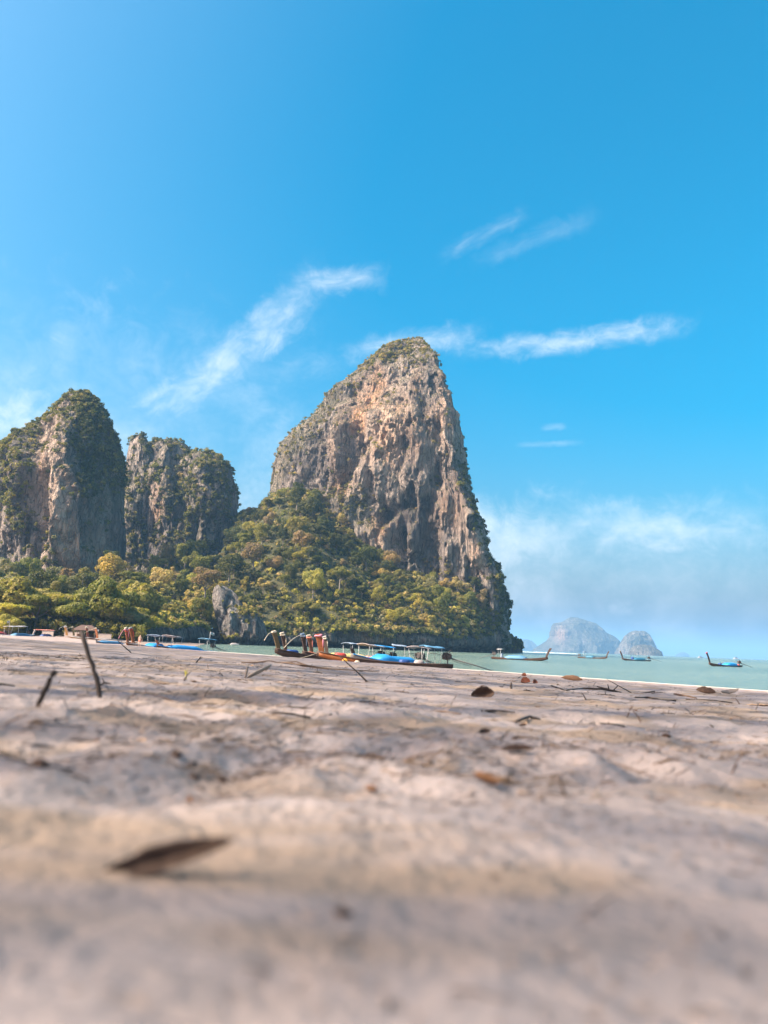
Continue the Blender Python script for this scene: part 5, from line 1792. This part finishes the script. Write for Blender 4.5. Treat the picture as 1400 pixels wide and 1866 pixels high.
# ------------------------------------------------------------------ one bather standing by the left boats
def person(px, Y, h, label):
    p = at(px, 1180, Y)
    z = gz(p.x, Y)
    root = empty('person', (p.x, Y, z), (0, 0, 0.3))
    tag(root, label, 'person')
    k = h / 1.70
    skin_m = plain('sunlit_skin', (0.62, 0.40, 0.28), 0.55, 0.05, 12.0)
    J = {'pelvis': (0, 0, 0.92), 'belly': (0, 0.01, 1.06), 'chest': (0, 0.0, 1.28), 'neck': (0, 0.0, 1.44), 'neck2': (0, -0.01, 1.50), 'head': (0, -0.02, 1.58), 'crown': (0, -0.01, 1.67),
         'shl': (-0.17, 0, 1.38), 'ell': (-0.25, 0.05, 1.12), 'wrl': (-0.23, -0.08, 0.90), 'hal': (-0.225, -0.10, 0.81), 'shr': (0.17, 0, 1.38), 'elr': (0.27, 0.04, 1.13), 'wrr': (0.30, -0.06, 0.90), 'har': (0.305, -0.08, 0.81),
         'hil': (-0.10, 0, 0.86), 'knl': (-0.11, -0.02, 0.48), 'anl': (-0.12, 0.03, 0.09), 'tol': (-0.13, -0.12, 0.04), 'hir': (0.10, 0, 0.86), 'knr': (0.12, -0.05, 0.48), 'anr': (0.14, 0.0, 0.09), 'tor': (0.16, -0.15, 0.04)}
    Rr = {'pelvis': 0.145, 'belly': 0.13, 'chest': 0.155, 'neck': 0.062, 'neck2': 0.058, 'head': 0.098, 'crown': 0.07, 'shl': 0.062, 'ell': 0.042, 'wrl': 0.029, 'hal': 0.036, 'shr': 0.062, 'elr': 0.042, 'wrr': 0.029, 'har': 0.036,
          'hil': 0.095, 'knl': 0.056, 'anl': 0.038, 'tol': 0.034, 'hir': 0.095, 'knr': 0.056, 'anr': 0.038, 'tor': 0.034}
    E = [('pelvis', 'belly'), ('belly', 'chest'), ('chest', 'neck'), ('neck', 'neck2'), ('neck2', 'head'), ('head', 'crown'), ('chest', 'shl'), ('shl', 'ell'), ('ell', 'wrl'), ('wrl', 'hal'), ('chest', 'shr'), ('shr', 'elr'), ('elr', 'wrr'), ('wrr', 'har'),
         ('pelvis', 'hil'), ('hil', 'knl'), ('knl', 'anl'), ('anl', 'tol'), ('pelvis', 'hir'), ('hir', 'knr'), ('knr', 'anr'), ('anr', 'tor')]
    names = list(J)
    me = bpy.data.meshes.new('body')
    me.from_pydata([tuple(c * k for c in J[n_]) for n_ in names], [(names.index(a), names.index(b)) for a, b in E], [])
    body = bpy.data.objects.new('body', me)
    col.objects.link(body)
    body.parent = root
    sk = body.modifiers.new('skin', 'SKIN')
    sv = me.skin_vertices[0].data if me.skin_vertices else None
    if sv is None:
        bpy.context.view_layer.objects.active = body
        me.attributes  # make sure the layer exists
    for i, n_ in enumerate(names):
        v = me.skin_vertices[0].data[i]
        v.radius = (Rr[n_] * k, Rr[n_] * k * (0.72 if n_ in ('pelvis', 'belly', 'chest') else 1.0))
        v.use_root = n_ == 'pelvis'
    sub = body.modifiers.new('subdivision', 'SUBSURF')
    sub.levels = sub.render_levels = 2
    me.materials.append(skin_m)
    mb = MB()
    rings = []
    for zz, rx, ry in ((0.70, 0.215, 0.14), (0.80, 0.20, 0.15), (0.92, 0.172, 0.14), (1.00, 0.160, 0.125)):
        rings.append([(rx * k * math.cos(a), ry * k * math.sin(a), zz * k) for a in np.linspace(0, 2 * math.pi, 15)[:-1]])
    mb.ring_loft(rings)
    mb.build('shorts', PT['salmon'], root, True)
    mb = MB()
    rings = []
    for zz, r in ((1.52, 0.085), (1.57, 0.112), (1.63, 0.112), (1.68, 0.085), (1.705, 0.03)):
        rings.append([(r * k * math.cos(a), (0.025 + r * math.sin(a)) * k, zz * k) for a in np.linspace(0, 2 * math.pi, 13)[:-1]])
    mb.ring_loft(rings)
    mb.build('hair', plain('brown_hair', (0.16, 0.09, 0.05), 0.7, 0.2, 20.0), root, True)
    mb = MB()
    mb.tube([(0, -0.115 * k, 1.585 * k), (0, -0.14 * k, 1.55 * k), (0, -0.115 * k, 1.535 * k)], [0.012, 0.018, 0.012], 5)
    mb.build('nose', skin_m, root, True)
    return root


try:
    person(254, 104, 1.5, 'bare chested person in salmon shorts standing between the left beached boats')
except Exception as e:
    print('person:', e)

# ------------------------------------------------------------------ litter on the sand
LT = {
    'dark twig': wood_mat('dark_twig', (0.030, 0.020, 0.015), (0.065, 0.043, 0.032)), 'brown twig': wood_mat('brown_twig', (0.11, 0.065, 0.042), (0.19, 0.12, 0.08)),
    'pale twig': wood_mat('pale_twig', (0.27, 0.20, 0.15), (0.40, 0.32, 0.25)), 'grey twig': wood_mat('grey_twig', (0.15, 0.12, 0.105), (0.24, 0.20, 0.18)),
}
LF = {
    'dark': paint_mat('dark_dry_leaf', (0.050, 0.026, 0.017), 0.75, 0.4, 30.0, (0.11, 0.06, 0.035)), 'brown': paint_mat('brown_dry_leaf', (0.17, 0.082, 0.04), 0.7, 0.4, 30.0, (0.08, 0.045, 0.03)),
    'tan': paint_mat('tan_dry_leaf', (0.36, 0.23, 0.14), 0.75, 0.4, 30.0), 'reddish': paint_mat('reddish_dry_leaf', (0.24, 0.075, 0.035), 0.7, 0.4, 30.0), 'grey': paint_mat('grey_dry_leaf', (0.22, 0.18, 0.15), 0.8, 0.4, 30.0),
}


def twig(pts, r0, r1, mat, label, group=None, name='twig', sprigs=(), knob=0.25, seed=0):
    """pts are world points; the object sits at the first one"""
    o0 = Vector(pts[0])
    g_ = random.Random(seed + int(abs(o0.x) * 997) + int(o0.y * 131))
    P = []
    for i in range(len(pts) - 1):
        a, b = Vector(pts[i]) - o0, Vector(pts[i + 1]) - o0
        for k in range(3):
            q = k / 3
            P.append(a.lerp(b, q) + Vector((g_.uniform(-1, 1), g_.uniform(-1, 1), g_.uniform(-0.4, 0.7))) * r0 * (0.3 if (i or k) else 0))
    P.append(Vector(pts[-1]) - o0)
    n_ = len(P)
    mb = MB()
    mb.tube(P, [(r0 + (r1 - r0) * i / (n_ - 1)) * (1 + knob * g_.uniform(-1, 1)) for i in range(n_)], 6)
    o = mb.build(name, LT[mat], None, True)
    o.location = o0
    tag(o, label, name.replace('_', ' '), group)
    for sp in sprigs:
        mb = MB()
        mb.tube([Vector(q) - o0 for q in sp], [r0 * 0.55, r0 * 0.4, r0 * 0.25][:len(sp)] if len(sp) <= 3 else r0 * 0.4, 5)
        mb.build('side_shoot', LT[mat], o, True)
    return o


def dry_leaf(loc, length, width, yaw, mat, label, group=None, curl=0.6, fold=0.4, tilt=0.0, pitch=0.0, seed=0, name='dry_leaf', thick=None, stalk=0.22):
    """a curled, folded leaf blade with a midrib and a stalk"""
    root = empty(name, loc, (tilt, pitch, yaw))
    tag(root, label, 'leaf', group)
    g_ = random.Random(seed)
    nu, nv = 13, 7
    top, bot = [], []
    for i in range(nu):
        u = i / (nu - 1)
        w = width * 0.5 * (math.sin(math.pi * min(1, 0.04 + u * 0.97)) ** 0.75) * (1 + 0.10 * g_.uniform(-1, 1))
        ang_ = curl * (u - 0.35) * 2.0
        cx = length * (math.sin(ang_) / (curl * 2.0) if abs(curl) > 0.01 else u - 0.35)
        cz = length * (1 - math.cos(ang_)) / (abs(curl) * 2.0 + 1e-6) if abs(curl) > 0.01 else 0
        for j in range(nv):
            v = j / (nv - 1) * 2 - 1
            z = cz + abs(v) ** 1.4 * w * fold * 1.6 + width * 0.035 * g_.uniform(-1, 1)
            top.append((cx, v * w * (1 - 0.28 * fold), z + 0.002 * length))
    th = thick or length * 0.012
    V = np.array(top)
    V2 = np.concatenate([V, V - np.array([0, 0, th])])
    q1 = grid_quads(nu, nv)
    q2 = q1[:, ::-1] + nu * nv
    rim = [j for j in range(nv)] + [i * nv + nv - 1 for i in range(1, nu)] + [(nu - 1) * nv + j for j in range(nv - 2, -1, -1)] + [i * nv for i in range(nu - 2, 0, -1)]
    q3 = [(rim[(k + 1) % len(rim)], rim[k], rim[k] + nu * nv, rim[(k + 1) % len(rim)] + nu * nv) for k in range(len(rim))]
    blade = mesh_np('blade', V2, np.concatenate([q1, q2, np.array(q3)]), LF[mat], root)
    mb = MB()
    mid = [Vector(top[i * nv + nv // 2]) + Vector((0, 0, 0.001 * length)) for i in range(0, nu, 2)]
    st = mid[0] + Vector((-length * stalk, g_.uniform(-0.05, 0.05) * length, 0.02 * length))
    mb.tube([st] + mid, [length * 0.012] * 2 + [length * 0.009] * (len(mid) - 2) + [length * 0.004], 5)
    mb.build('stalk', LT['brown twig'], root, True)
    return root


def lift(p, h):
    return Vector((p[0], p[1], p[2] + h))


def up_at(px, py, base):
    """a point above the sand at the same depth as base"""
    return at(px, py, base.y)


def px_m(base, n_):
    return n_ / F * base.y


# the tall leaning stick and its stubby neighbour
b = ground(184, 1278)
twig([lift(b, -px_m(b, 8)), up_at(176, 1236, b), up_at(164, 1200, b), up_at(148, 1150, b)], px_m(b, 4.2), px_m(b, 3.6), 'dark twig', 'tall dark leaning stick stuck upright in the sand at the left', name='stick', knob=0.16, seed=1)
b = ground(66, 1298)
twig([lift(b, -px_m(b, 6)), up_at(76, 1270, b), up_at(88, 1246, b), up_at(101, 1222, b)], px_m(b, 4.4), px_m(b, 5.0), 'dark twig', 'short thick dark stick poking out of the sand at the far left', name='stick', knob=0.14, seed=2)
b = ground(672, 1243)
twig([lift(b, -px_m(b, 2)), up_at(650, 1224, b), up_at(618, 1195, b)], px_m(b, 1.6), px_m(b, 1.2), 'dark twig', 'thin dark twig leaning left across the orange boat', name='stick', knob=0.2, seed=3)
b = ground(932, 1260)
twig([lift(b, -px_m(b, 3)), up_at(931, 1252, b), up_at(932, 1243, b)], px_m(b, 2.6), px_m(b, 0.9), 'dark twig', 'small pointed dark stub standing in the sand below the floating brown longtail', name='stick', seed=4)
b = ground(240, 1190)
twig([lift(b, -px_m(b, 1)), up_at(226, 1178, b), up_at(214, 1167, b)], px_m(b, 0.9), px_m(b, 0.7), 'dark twig', 'fine dark twig leaning left in front of the pair of orange prows', name='stick', seed=5)
b = ground(182, 1250)
twig([lift(b, -px_m(b, 1)), up_at(190, 1244, b), up_at(202, 1246, b)], px_m(b, 2.2), px_m(b, 1.2), 'dark twig', 'short bent dark twig just right of the tall leaning stick', sprigs=[(up_at(190, 1244, b), up_at(186, 1236, b))], seed=6)
# branch with forks at the right
b = ground(1062, 1256)
Y = b.y
pt = lambda x, y: at(x, y, Y)
twig([pt(1062, 1255), pt(1098, 1256), pt(1128, 1261), pt(1138, 1265), pt(1162, 1265), pt(1194, 1260)], px_m(b, 1.9), px_m(b, 1.2), 'dark twig', 'forked dark branch lying below the small floating boats',
     name='branch', sprigs=[(pt(1155, 1265), pt(1130, 1251), pt(1106, 1238)), (pt(1088, 1251), pt(1110, 1256)), (pt(1110, 1256), pt(1108, 1247)), (pt(1118, 1258), pt(1126, 1250))], seed=7)
b = ground(1158, 1275)
twig([lift(b, px_m(b, 1)), lift(ground(1180, 1274.5), px_m(b, 2)), lift(ground(1205, 1277), px_m(b, 1.5)), lift(ground(1232, 1279), px_m(b, 1))], px_m(b, 1.6), px_m(b, 2.0), 'dark twig', 'long dark stick lying flat right of the forked branch', name='branch', seed=8)
b = ground(1230, 1268)
twig([lift(b, px_m(b, 1)), lift(ground(1250, 1271), px_m(b, 2.2)), lift(ground(1270, 1273), px_m(b, 1))], px_m(b, 2.2), px_m(b, 1.2), 'brown twig', 'reddish brown stick lying left of the folded leaf at the right', name='branch', seed=9)
b = ground(1250, 1273)
twig([lift(b, px_m(b, 1)), lift(ground(1300, 1277), px_m(b, 1.5)), lift(ground(1335, 1281), px_m(b, 1))], px_m(b, 1.1), px_m(b, 1.1), 'dark twig', 'long thin dark stick under the folded leaf at the right', name='branch', seed=10)
b = ground(1005, 1252)
twig([lift(b, px_m(b, 2)), lift(ground(1030, 1257), px_m(b, 1)), lift(ground(1062, 1256), px_m(b, 1.4))], px_m(b, 1.2), px_m(b, 1.0), 'dark twig', 'curved dark twig lying left of the forked branch', seed=11)
b = ground(1300, 1330)
twig([lift(b, px_m(b, 2)), lift(ground(1260, 1302), px_m(b, 2)), lift(ground(1240, 1285), px_m(b, 4))], px_m(b, 1.2), px_m(b, 0.8), 'dark twig', 'long thin twig slanting over the sand below the forked branch', seed=12)
# driftwood frond and pale log
Y1 = ground(520, 1218).y
pt = lambda x, y: at(x, y, Y1)
twig([pt(440, 1207), pt(468, 1207), pt(490, 1204), pt(505, 1207), pt(540, 1206), pt(566, 1214), pt(600, 1219), pt(650, 1222), pt(692, 1223)], px_m(Vector((0, Y1, 0)), 1.4), px_m(Vector((0, Y1, 0)), 0.9), 'brown twig', 'long thin brown palm stalk lying across the middle of the sand', name='branch', seed=13)
for k, (x0, y0, x1, y1, w, lab) in enumerate(((512, 1206, 566, 1213, 4.2, 'broad brown strip of palm sheath lying left of the thin leaning twig'), (545, 1212, 600, 1219, 2.6, 'narrow brown strip of palm sheath right of the broad one'))):
    a, c = pt(x0, y0 + 2), pt(x1, y1 + 2)
    mb = MB()
    rings = []
    for q in np.linspace(0, 1, 9):
        m_ = a.lerp(c, q) - a
        w_ = px_m(Vector((0, Y1, 0)), w) * (0.25 + 0.75 * math.sin(math.pi * (0.08 + 0.84 * q)))
        rings.append([(m_.x, m_.y + s * w_ * 1.6, m_.z + w_ * 0.9 * math.cos(s * 1.2) + 0.3 * w_ * math.sin(9 * q)) for s in (-1, -0.5, 0, 0.5, 1)] + [(m_.x, m_.y + s * w_ * 1.6, m_.z + w_ * 0.9 * math.cos(s * 1.2) - 0.25 * w_) for s in (1, 0.5, 0, -0.5, -1)])
    mb.ring_loft(rings)
    o = mb.build('palm_sheath', LT['brown twig'], None, True)
    o.location = a
    tag(o, lab, 'palm strip')
b = ground(452, 1238)
g_ = random.Random(4)
mb = MB()
rings = []
ex, ez_ = px_m(b, 34), px_m(b, 22)
for q in np.linspace(0, 1, 9):
    c = Vector((ex * q, 0.10 * q, ez_ * q * 0.85 + px_m(b, 4)))
    r = px_m(b, 7.0) * (0.55 + 0.5 * math.sin(math.pi * (0.15 + 0.75 * q)))
    rings.append([(c.x + r * 0.45 * math.cos(a) * (1 + 0.15 * g_.uniform(-1, 1)), c.y + r * math.sin(a), c.z + r * 0.8 * math.cos(a) * (1 + 0.15 * g_.uniform(-1, 1))) for a in np.linspace(0, 2 * math.pi, 11)[:-1]])
mb.ring_loft(rings)
o = mb.build('driftwood', LT['pale twig'], None, True)
o.location = b
tag(o, 'pale split piece of driftwood lying left of the palm sheath', 'driftwood')
b2 = ground(447, 1236)
twig([lift(b2, 0), at(450, 1224, b2.y), at(452, 1214, b2.y)], px_m(b2, 2.2), px_m(b2, 1.6), 'pale twig', 'pale upright splinter at the left end of the driftwood', name='splinter', seed=15)

# leaves that can be told apart
b = ground(873, 1271)
dry_leaf(lift(b, px_m(b, 3)), px_m(b, 44), px_m(b, 30), 0.15, 'dark', 'big dark brown curled leaf standing on edge below the beached boats', curl=0.5, fold=0.55, tilt=1.25, pitch=-0.1, seed=21)
b = ground(1292, 1268)
dry_leaf(lift(b, px_m(b, 3)), px_m(b, 34), px_m(b, 15), 2.9, 'dark', 'dark folded leaf with a raised tip at the right edge of the sand', curl=0.5, fold=0.8, tilt=0.7, seed=22)
b = ground(1326, 1269)
dry_leaf(lift(b, px_m(b, 2)), px_m(b, 36), px_m(b, 15), 0.1, 'grey', 'grey humped leaf touching the dark folded one', curl=-0.7, fold=0.3, tilt=0.35, seed=23)
b = ground(1048, 1243)
dry_leaf(lift(b, px_m(b, 2)), px_m(b, 38), px_m(b, 12), 2.95, 'brown', 'brown pointed leaf lying at the sunny strip above the forked branch', curl=0.35, fold=0.8, tilt=0.7, seed=24)
for k, (x, y, w_, yaw) in enumerate(((954, 1241, 12, 0.3), (962, 1243, 14, 2.2), (972, 1243, 11, 1.1), (958, 1236, 9, 1.9))):
    b = ground(x, y + 2)
    dry_leaf(lift(b, px_m(b, 2 + 2 * (k == 3))), px_m(b, w_ * 1.5), px_m(b, w_), yaw, 'reddish', ('leftmost', 'middle', 'rightmost', 'topmost')[k] + ' reddish leaf of the little heap near the water', 'heap of reddish leaves', curl=0.9, fold=0.6, tilt=0.8 * (-1) ** k, seed=25 + k)
b = ground(272, 1594)
dry_leaf(lift(b, px_m(b, 10)), px_m(b, 235), px_m(b, 54), 0.12, 'dark', 'blurred long dark brown leaf lying closest to the lens', curl=0.25, fold=0.6, tilt=0.95, pitch=-0.24, seed=31, stalk=0.6)
b = ground(1380, 1283)
dry_leaf(lift(b, px_m(b, 1)), px_m(b, 60), px_m(b, 30), 0.1, 'tan', 'flat tan leaf at the right edge of the sand', curl=0.1, fold=0.1, seed=32)
b = ground(312, 1248)
dry_leaf(lift(b, px_m(b, 1)), px_m(b, 66), px_m(b, 30), 2.9, 'tan', 'broad tan leaf half buried below the yellow sprig', curl=0.2, fold=0.15, seed=33)
b = ground(935, 1392)
dry_leaf(lift(b, px_m(b, 4)), px_m(b, 58), px_m(b, 22), 0.05, 'dark', 'flat dark leaf in the blurred sand right of centre', curl=0.2, fold=0.5, tilt=0.3, seed=34)
b = ground(880, 1345)
dry_leaf(lift(b, px_m(b, 3)), px_m(b, 26), px_m(b, 16), 0.6, 'dark', 'small dark curled leaf above the flat dark leaf', curl=0.6, fold=0.5, tilt=0.5, seed=35)
b = ground(895, 1438)
dry_leaf(lift(b, px_m(b, 4)), px_m(b, 66), px_m(b, 30), 2.4, 'brown', 'blurred brown leaf below the flat dark leaf', curl=0.35, fold=0.5, tilt=0.4, seed=36)
b = ground(665, 1374)
dry_leaf(lift(b, px_m(b, 3)), px_m(b, 60), px_m(b, 18), 0.05, 'dark', 'flat dark leaf in the blurred sand at the centre', curl=0.15, fold=0.5, tilt=0.3, seed=37)
b = ground(985, 1318)
twig([lift(b, 0), lift(ground(965, 1316), px_m(b, 4)), lift(ground(940, 1320), px_m(b, 1))], px_m(b, 3), px_m(b, 2), 'dark twig', 'short dark twig lying above the tan heap of sand', seed=38)

# seed pods: small dark lumps in the blurred sand
for k, (x, y, w_, lab) in enumerate(((72, 1412, 24, 'dark seed pod in the blurred sand at the far left'), (203, 1398, 13, 'round dark seed pod right of the far left one'), (320, 1388, 16, 'dark seed pod left of the centre'), (478, 1398, 12, 'small dark seed pod between two blurred leaves'),
                                     (355, 1412, 14, 'small seed pod in the blurred sand below the left centre'), (940, 1352, 9, 'tiny seed pod right of the small curled leaf'), (625, 1672, 22, 'blurred seed pod close to the lens'), (1215, 1345, 11, 'dark seed pod at the right'), (780, 1408, 15, 'seed pod in the blurred sand left of the flat leaf'))):
    b = ground(x, y)
    w_ = px_m(b, w_)
    mb = MB()
    g_ = random.Random(k)
    rings = []
    for q in np.linspace(0.02, 0.98, 7):
        r = w_ * 0.42 * math.sin(math.pi * q) ** 0.7
        rings.append([((q - 0.5) * w_ * 1.7, r * math.cos(a) * (1 + 0.18 * g_.uniform(-1, 1)), r * 0.8 * math.sin(a) * (1 + 0.18 * g_.uniform(-1, 1))) for a in np.linspace(0, 2 * math.pi, 9)[:-1]])
    mb.ring_loft(rings)
    o = mb.build('seed_pod', LF['dark'], None, True)
    o.location = lift(b, w_ * 0.2)
    o.rotation_euler = (0, 0.1, g_.uniform(-0.5, 0.5))
    tag(o, lab, 'seed pod', 'seed pods on the sand')

# yellow grass sprig
b = ground(339, 1236)
root = empty('grass_sprig', b)
tag(root, 'little yellow green grass sprig growing out of the sand', 'plant')
gm = plain('sprig_green', (0.42, 0.36, 0.06), 0.6, 0.2, 40.0)
for k in range(6):
    mb = MB()
    a = k * 1.05
    hgt = px_m(b, 20) * (0.6 + 0.07 * k)
    sp = px_m(b, 5)
    w_ = px_m(b, 1.4)
    rings = []
    for q in np.linspace(0, 1, 6):
        c = Vector((sp * q * q * math.cos(a), sp * q * q * math.sin(a), hgt * q))
        ww = w_ * (1 - q) ** 0.6 + 1e-5
        rings.append([(c.x - ww, c.y, c.z), (c.x, c.y + 0.3 * ww, c.z), (c.x + ww, c.y, c.z), (c.x, c.y - 0.3 * ww, c.z)])
    mb.ring_loft(rings)
    mb.build('blade', gm, root, True)

# scattered twigs and leaves one can count
gl = random.Random(2024)
LX = [(200, 'near the tall leaning stick'), (420, 'left of the driftwood'), (620, 'below the palm sheath'), (800, 'below the orange boat'), (980, 'around the big curled leaf'), (1200, 'below the forked branch'), (9999, 'at the right')]
LY = [(1235, 'far sand'), (1275, 'middle sand'), (1330, 'near sand'), (9999, 'blurred foreground sand')]
pool = {}
for i in range(235):
    x = gl.uniform(5, 1395)
    hor = 1149 + 0.0381 * x
    y = hor + 46 + 230 * gl.random() ** 1.75
    b = ground(x, y)
    dd = b.y
    ln = math.exp(gl.uniform(math.log(0.018), math.log(0.10))) * (0.75 + 0.10 * dd)
    if dd < 1.0:
        ln *= 0.6
    an = gl.gauss(0, 0.7) + (math.pi if gl.random() < 0.5 else 0)
    standing = gl.random() < 0.16
    if standing:
        e = Vector((b.x + math.cos(an) * ln * 0.35, b.y + math.sin(an) * ln * 0.2, b.z + ln * 0.45))
        m_ = b.lerp(e, 0.5) + Vector((0, 0, ln * 0.04))
    else:
        e = Vector((b.x + math.cos(an) * ln, b.y + math.sin(an) * ln, 0))
        e.z = gz(e.x, e.y) + ln * gl.uniform(0.01, 0.10)
        m_ = b.lerp(e, 0.5) + Vector((gl.uniform(-0.12, 0.12) * ln, gl.uniform(-0.12, 0.12) * ln, 0))
        m_.z = max(gz(m_.x, m_.y) + 0.001, min(m_.z, gz(m_.x, m_.y) + 0.02)) + ln * 0.03
    mk = gl.choices(['dark twig', 'brown twig', 'grey twig', 'pale twig'], [5, 4, 2, 1])[0]
    r = max(0.0006, ln * gl.uniform(0.016, 0.038)) * (1.0 + 0.06 * dd)
    sprigs = []
    if gl.random() < 0.35:
        s0 = b.lerp(e, 0.55)
        s0.z = m_.z
        sprigs.append((s0, s0 + Vector((gl.uniform(-0.3, 0.3) * ln, gl.uniform(-0.2, 0.2) * ln, gl.uniform(0.05, 0.25) * ln))))
    zx = next(s for lim, s in LX if x < lim)
    zy = next(s for lim, s in LY if y < lim)
    sz = 'tiny' if ln * F / dd < 14 else 'short' if ln * F / dd < 30 else 'long'
    lab = f"{sz} {mk.split()[0]} {'upright ' if standing else ''}{'forked ' if sprigs else ''}twig on the {zy} {zx}"
    o = twig([lift(b, 0.0005 - (0.003 if standing else 0)), m_, e], r, r * 0.5, mk, lab, 'twigs strewn over the sand', sprigs=sprigs, seed=i)
    pool.setdefault(lab, []).append((x, o, 'twig'))
for i in range(64):
    x = gl.uniform(5, 1395)
    hor = 1149 + 0.0381 * x
    y = hor + 48 + 240 * gl.random() ** 1.6
    b = ground(x, y)
    dd = b.y
    ln = gl.uniform(0.010, 0.026) * (0.75 + 0.12 * dd)
    mk = gl.choices(['dark', 'brown', 'tan', 'grey', 'reddish'], [4, 4, 2, 2, 1])[0]
    zx = next(s for lim, s in LX if x < lim)
    zy = next(s for lim, s in LY if y < lim)
    lab = f"{'tiny' if ln * F / dd < 12 else 'small'} {mk} dry leaf on the {zy} {zx}"
    o = dry_leaf(lift(b, ln * 0.10), ln, ln * gl.uniform(0.3, 0.6), gl.uniform(0, 6.28), mk, lab, 'dry leaves scattered on the sand', curl=gl.uniform(-0.6, 0.9), fold=gl.uniform(0.2, 0.8), tilt=gl.uniform(-0.6, 0.6), seed=500 + i)
    pool.setdefault(lab, []).append((x, o, 'leaf'))
for lab, lst in pool.items():
    if len(lst) > 1:
        lst.sort(key=lambda e: e[0])
        names = {2: ('left', 'right'), 3: ('left', 'middle', 'right')}.get(len(lst), tuple(f'{w} from left,' for w in ('first', 'second', 'third', 'fourth', 'fifth', 'sixth', 'seventh', 'eighth', 'ninth', 'tenth')))
        for k, (x, o, kk) in enumerate(lst):
            o['label'] = f'{names[min(k, len(names) - 1)]} {lab}'

# fine needle litter, crumbs: nobody could count it
g = np.random.default_rng(3030)
n = 34000
x = g.uniform(-60, 1460, n)
dep = 42 + 640 * g.random(n) ** 2.6
v = P2W(x, 1149 + 0.0381 * x + dep, 1.0) - np.array(CAM)
# march along each ray to the mean beach plane
dist = np.full(n, 0.13) / np.maximum(1e-4, -(v[:, 2]) - 0.0377 * (0.81 * v[:, 0] + 0.58 * v[:, 1]))
ok = (dist > 0.2) & (dist < 40)
Cx, Cy = (v[:, 0] * dist)[ok], (v[:, 1] * dist)[ok]
clump = fbm(np.stack([Cx / 0.5, Cy / 0.5, Cx * 0], -1), 3, 3031)
k = g.random(len(Cx)) < (smooth(-0.5, 0.5, clump) + 0.15) * (0.04 + 0.96 * smooth(430, 150, dep[ok]))
Cx, Cy = Cx[k], Cy[k]
dd = np.hypot(Cx, Cy)
Cz = sand_z(Cx, Cy)
n = len(Cx)
ln = np.exp(g.uniform(math.log(0.006), math.log(0.036), n)) * (0.7 + 0.10 * np.minimum(dd, 12)) * np.where(dd < 0.9, 0.5, 1)
an = g.uniform(-1.57, 1.57, n)
rise_ = np.where(g.random(n) < 0.12, g.uniform(0.2, 0.7, n), g.uniform(-0.03, 0.10, n))
D_ = np.stack([np.cos(an), np.sin(an), rise_], -1)
A_ = np.stack([Cx, Cy, Cz + 0.0004], -1)
B_ = A_ + D_ * ln[:, None]
zz = sand_z(B_[:, 0], B_[:, 1])
B_[:, 2] = np.maximum(B_[:, 2], zz + 0.0006)
r = np.maximum(0.0004, ln * g.uniform(0.018, 0.060, n)) * (1 + 0.07 * dd)
sd = np.stack([-np.sin(an), np.cos(an), np.zeros(n)], -1) * r[:, None]
upv = np.array([0, 0, 1.0])[None, :] * (r * 1.5)[:, None]
V = np.stack([A_ - sd, A_ + sd, A_ + upv, B_ - sd * 0.5, B_ + sd * 0.5, B_ + upv * 0.5], 1).reshape(-1, 3)
base = (np.arange(n) * 6)[:, None]
Q = np.concatenate([base + np.array([0, 3, 5, 2]), base + np.array([2, 5, 4, 1]), base + np.array([1, 4, 3, 0])])
pal = np.array([(0.045, 0.03, 0.022), (0.12, 0.075, 0.05), (0.20, 0.14, 0.10), (0.08, 0.055, 0.04), (0.28, 0.20, 0.15)])
cc = np.concatenate([pal[g.integers(0, len(pal), n)], np.ones((n, 1))], 1)
m, t = new_mat('needle_litter')
finish(t, t.n('ShaderNodeAttribute', attribute_name='leafcol').outputs['Color'], 0.8)
lit = mesh_np('needle_litter', V, Q, m, smooth_sh=False, attrs={'leafcol': np.repeat(cc, 6, 0)})
tag(lit, 'fine brown needles and plant crumbs strewn over the sand', kind='stuff')
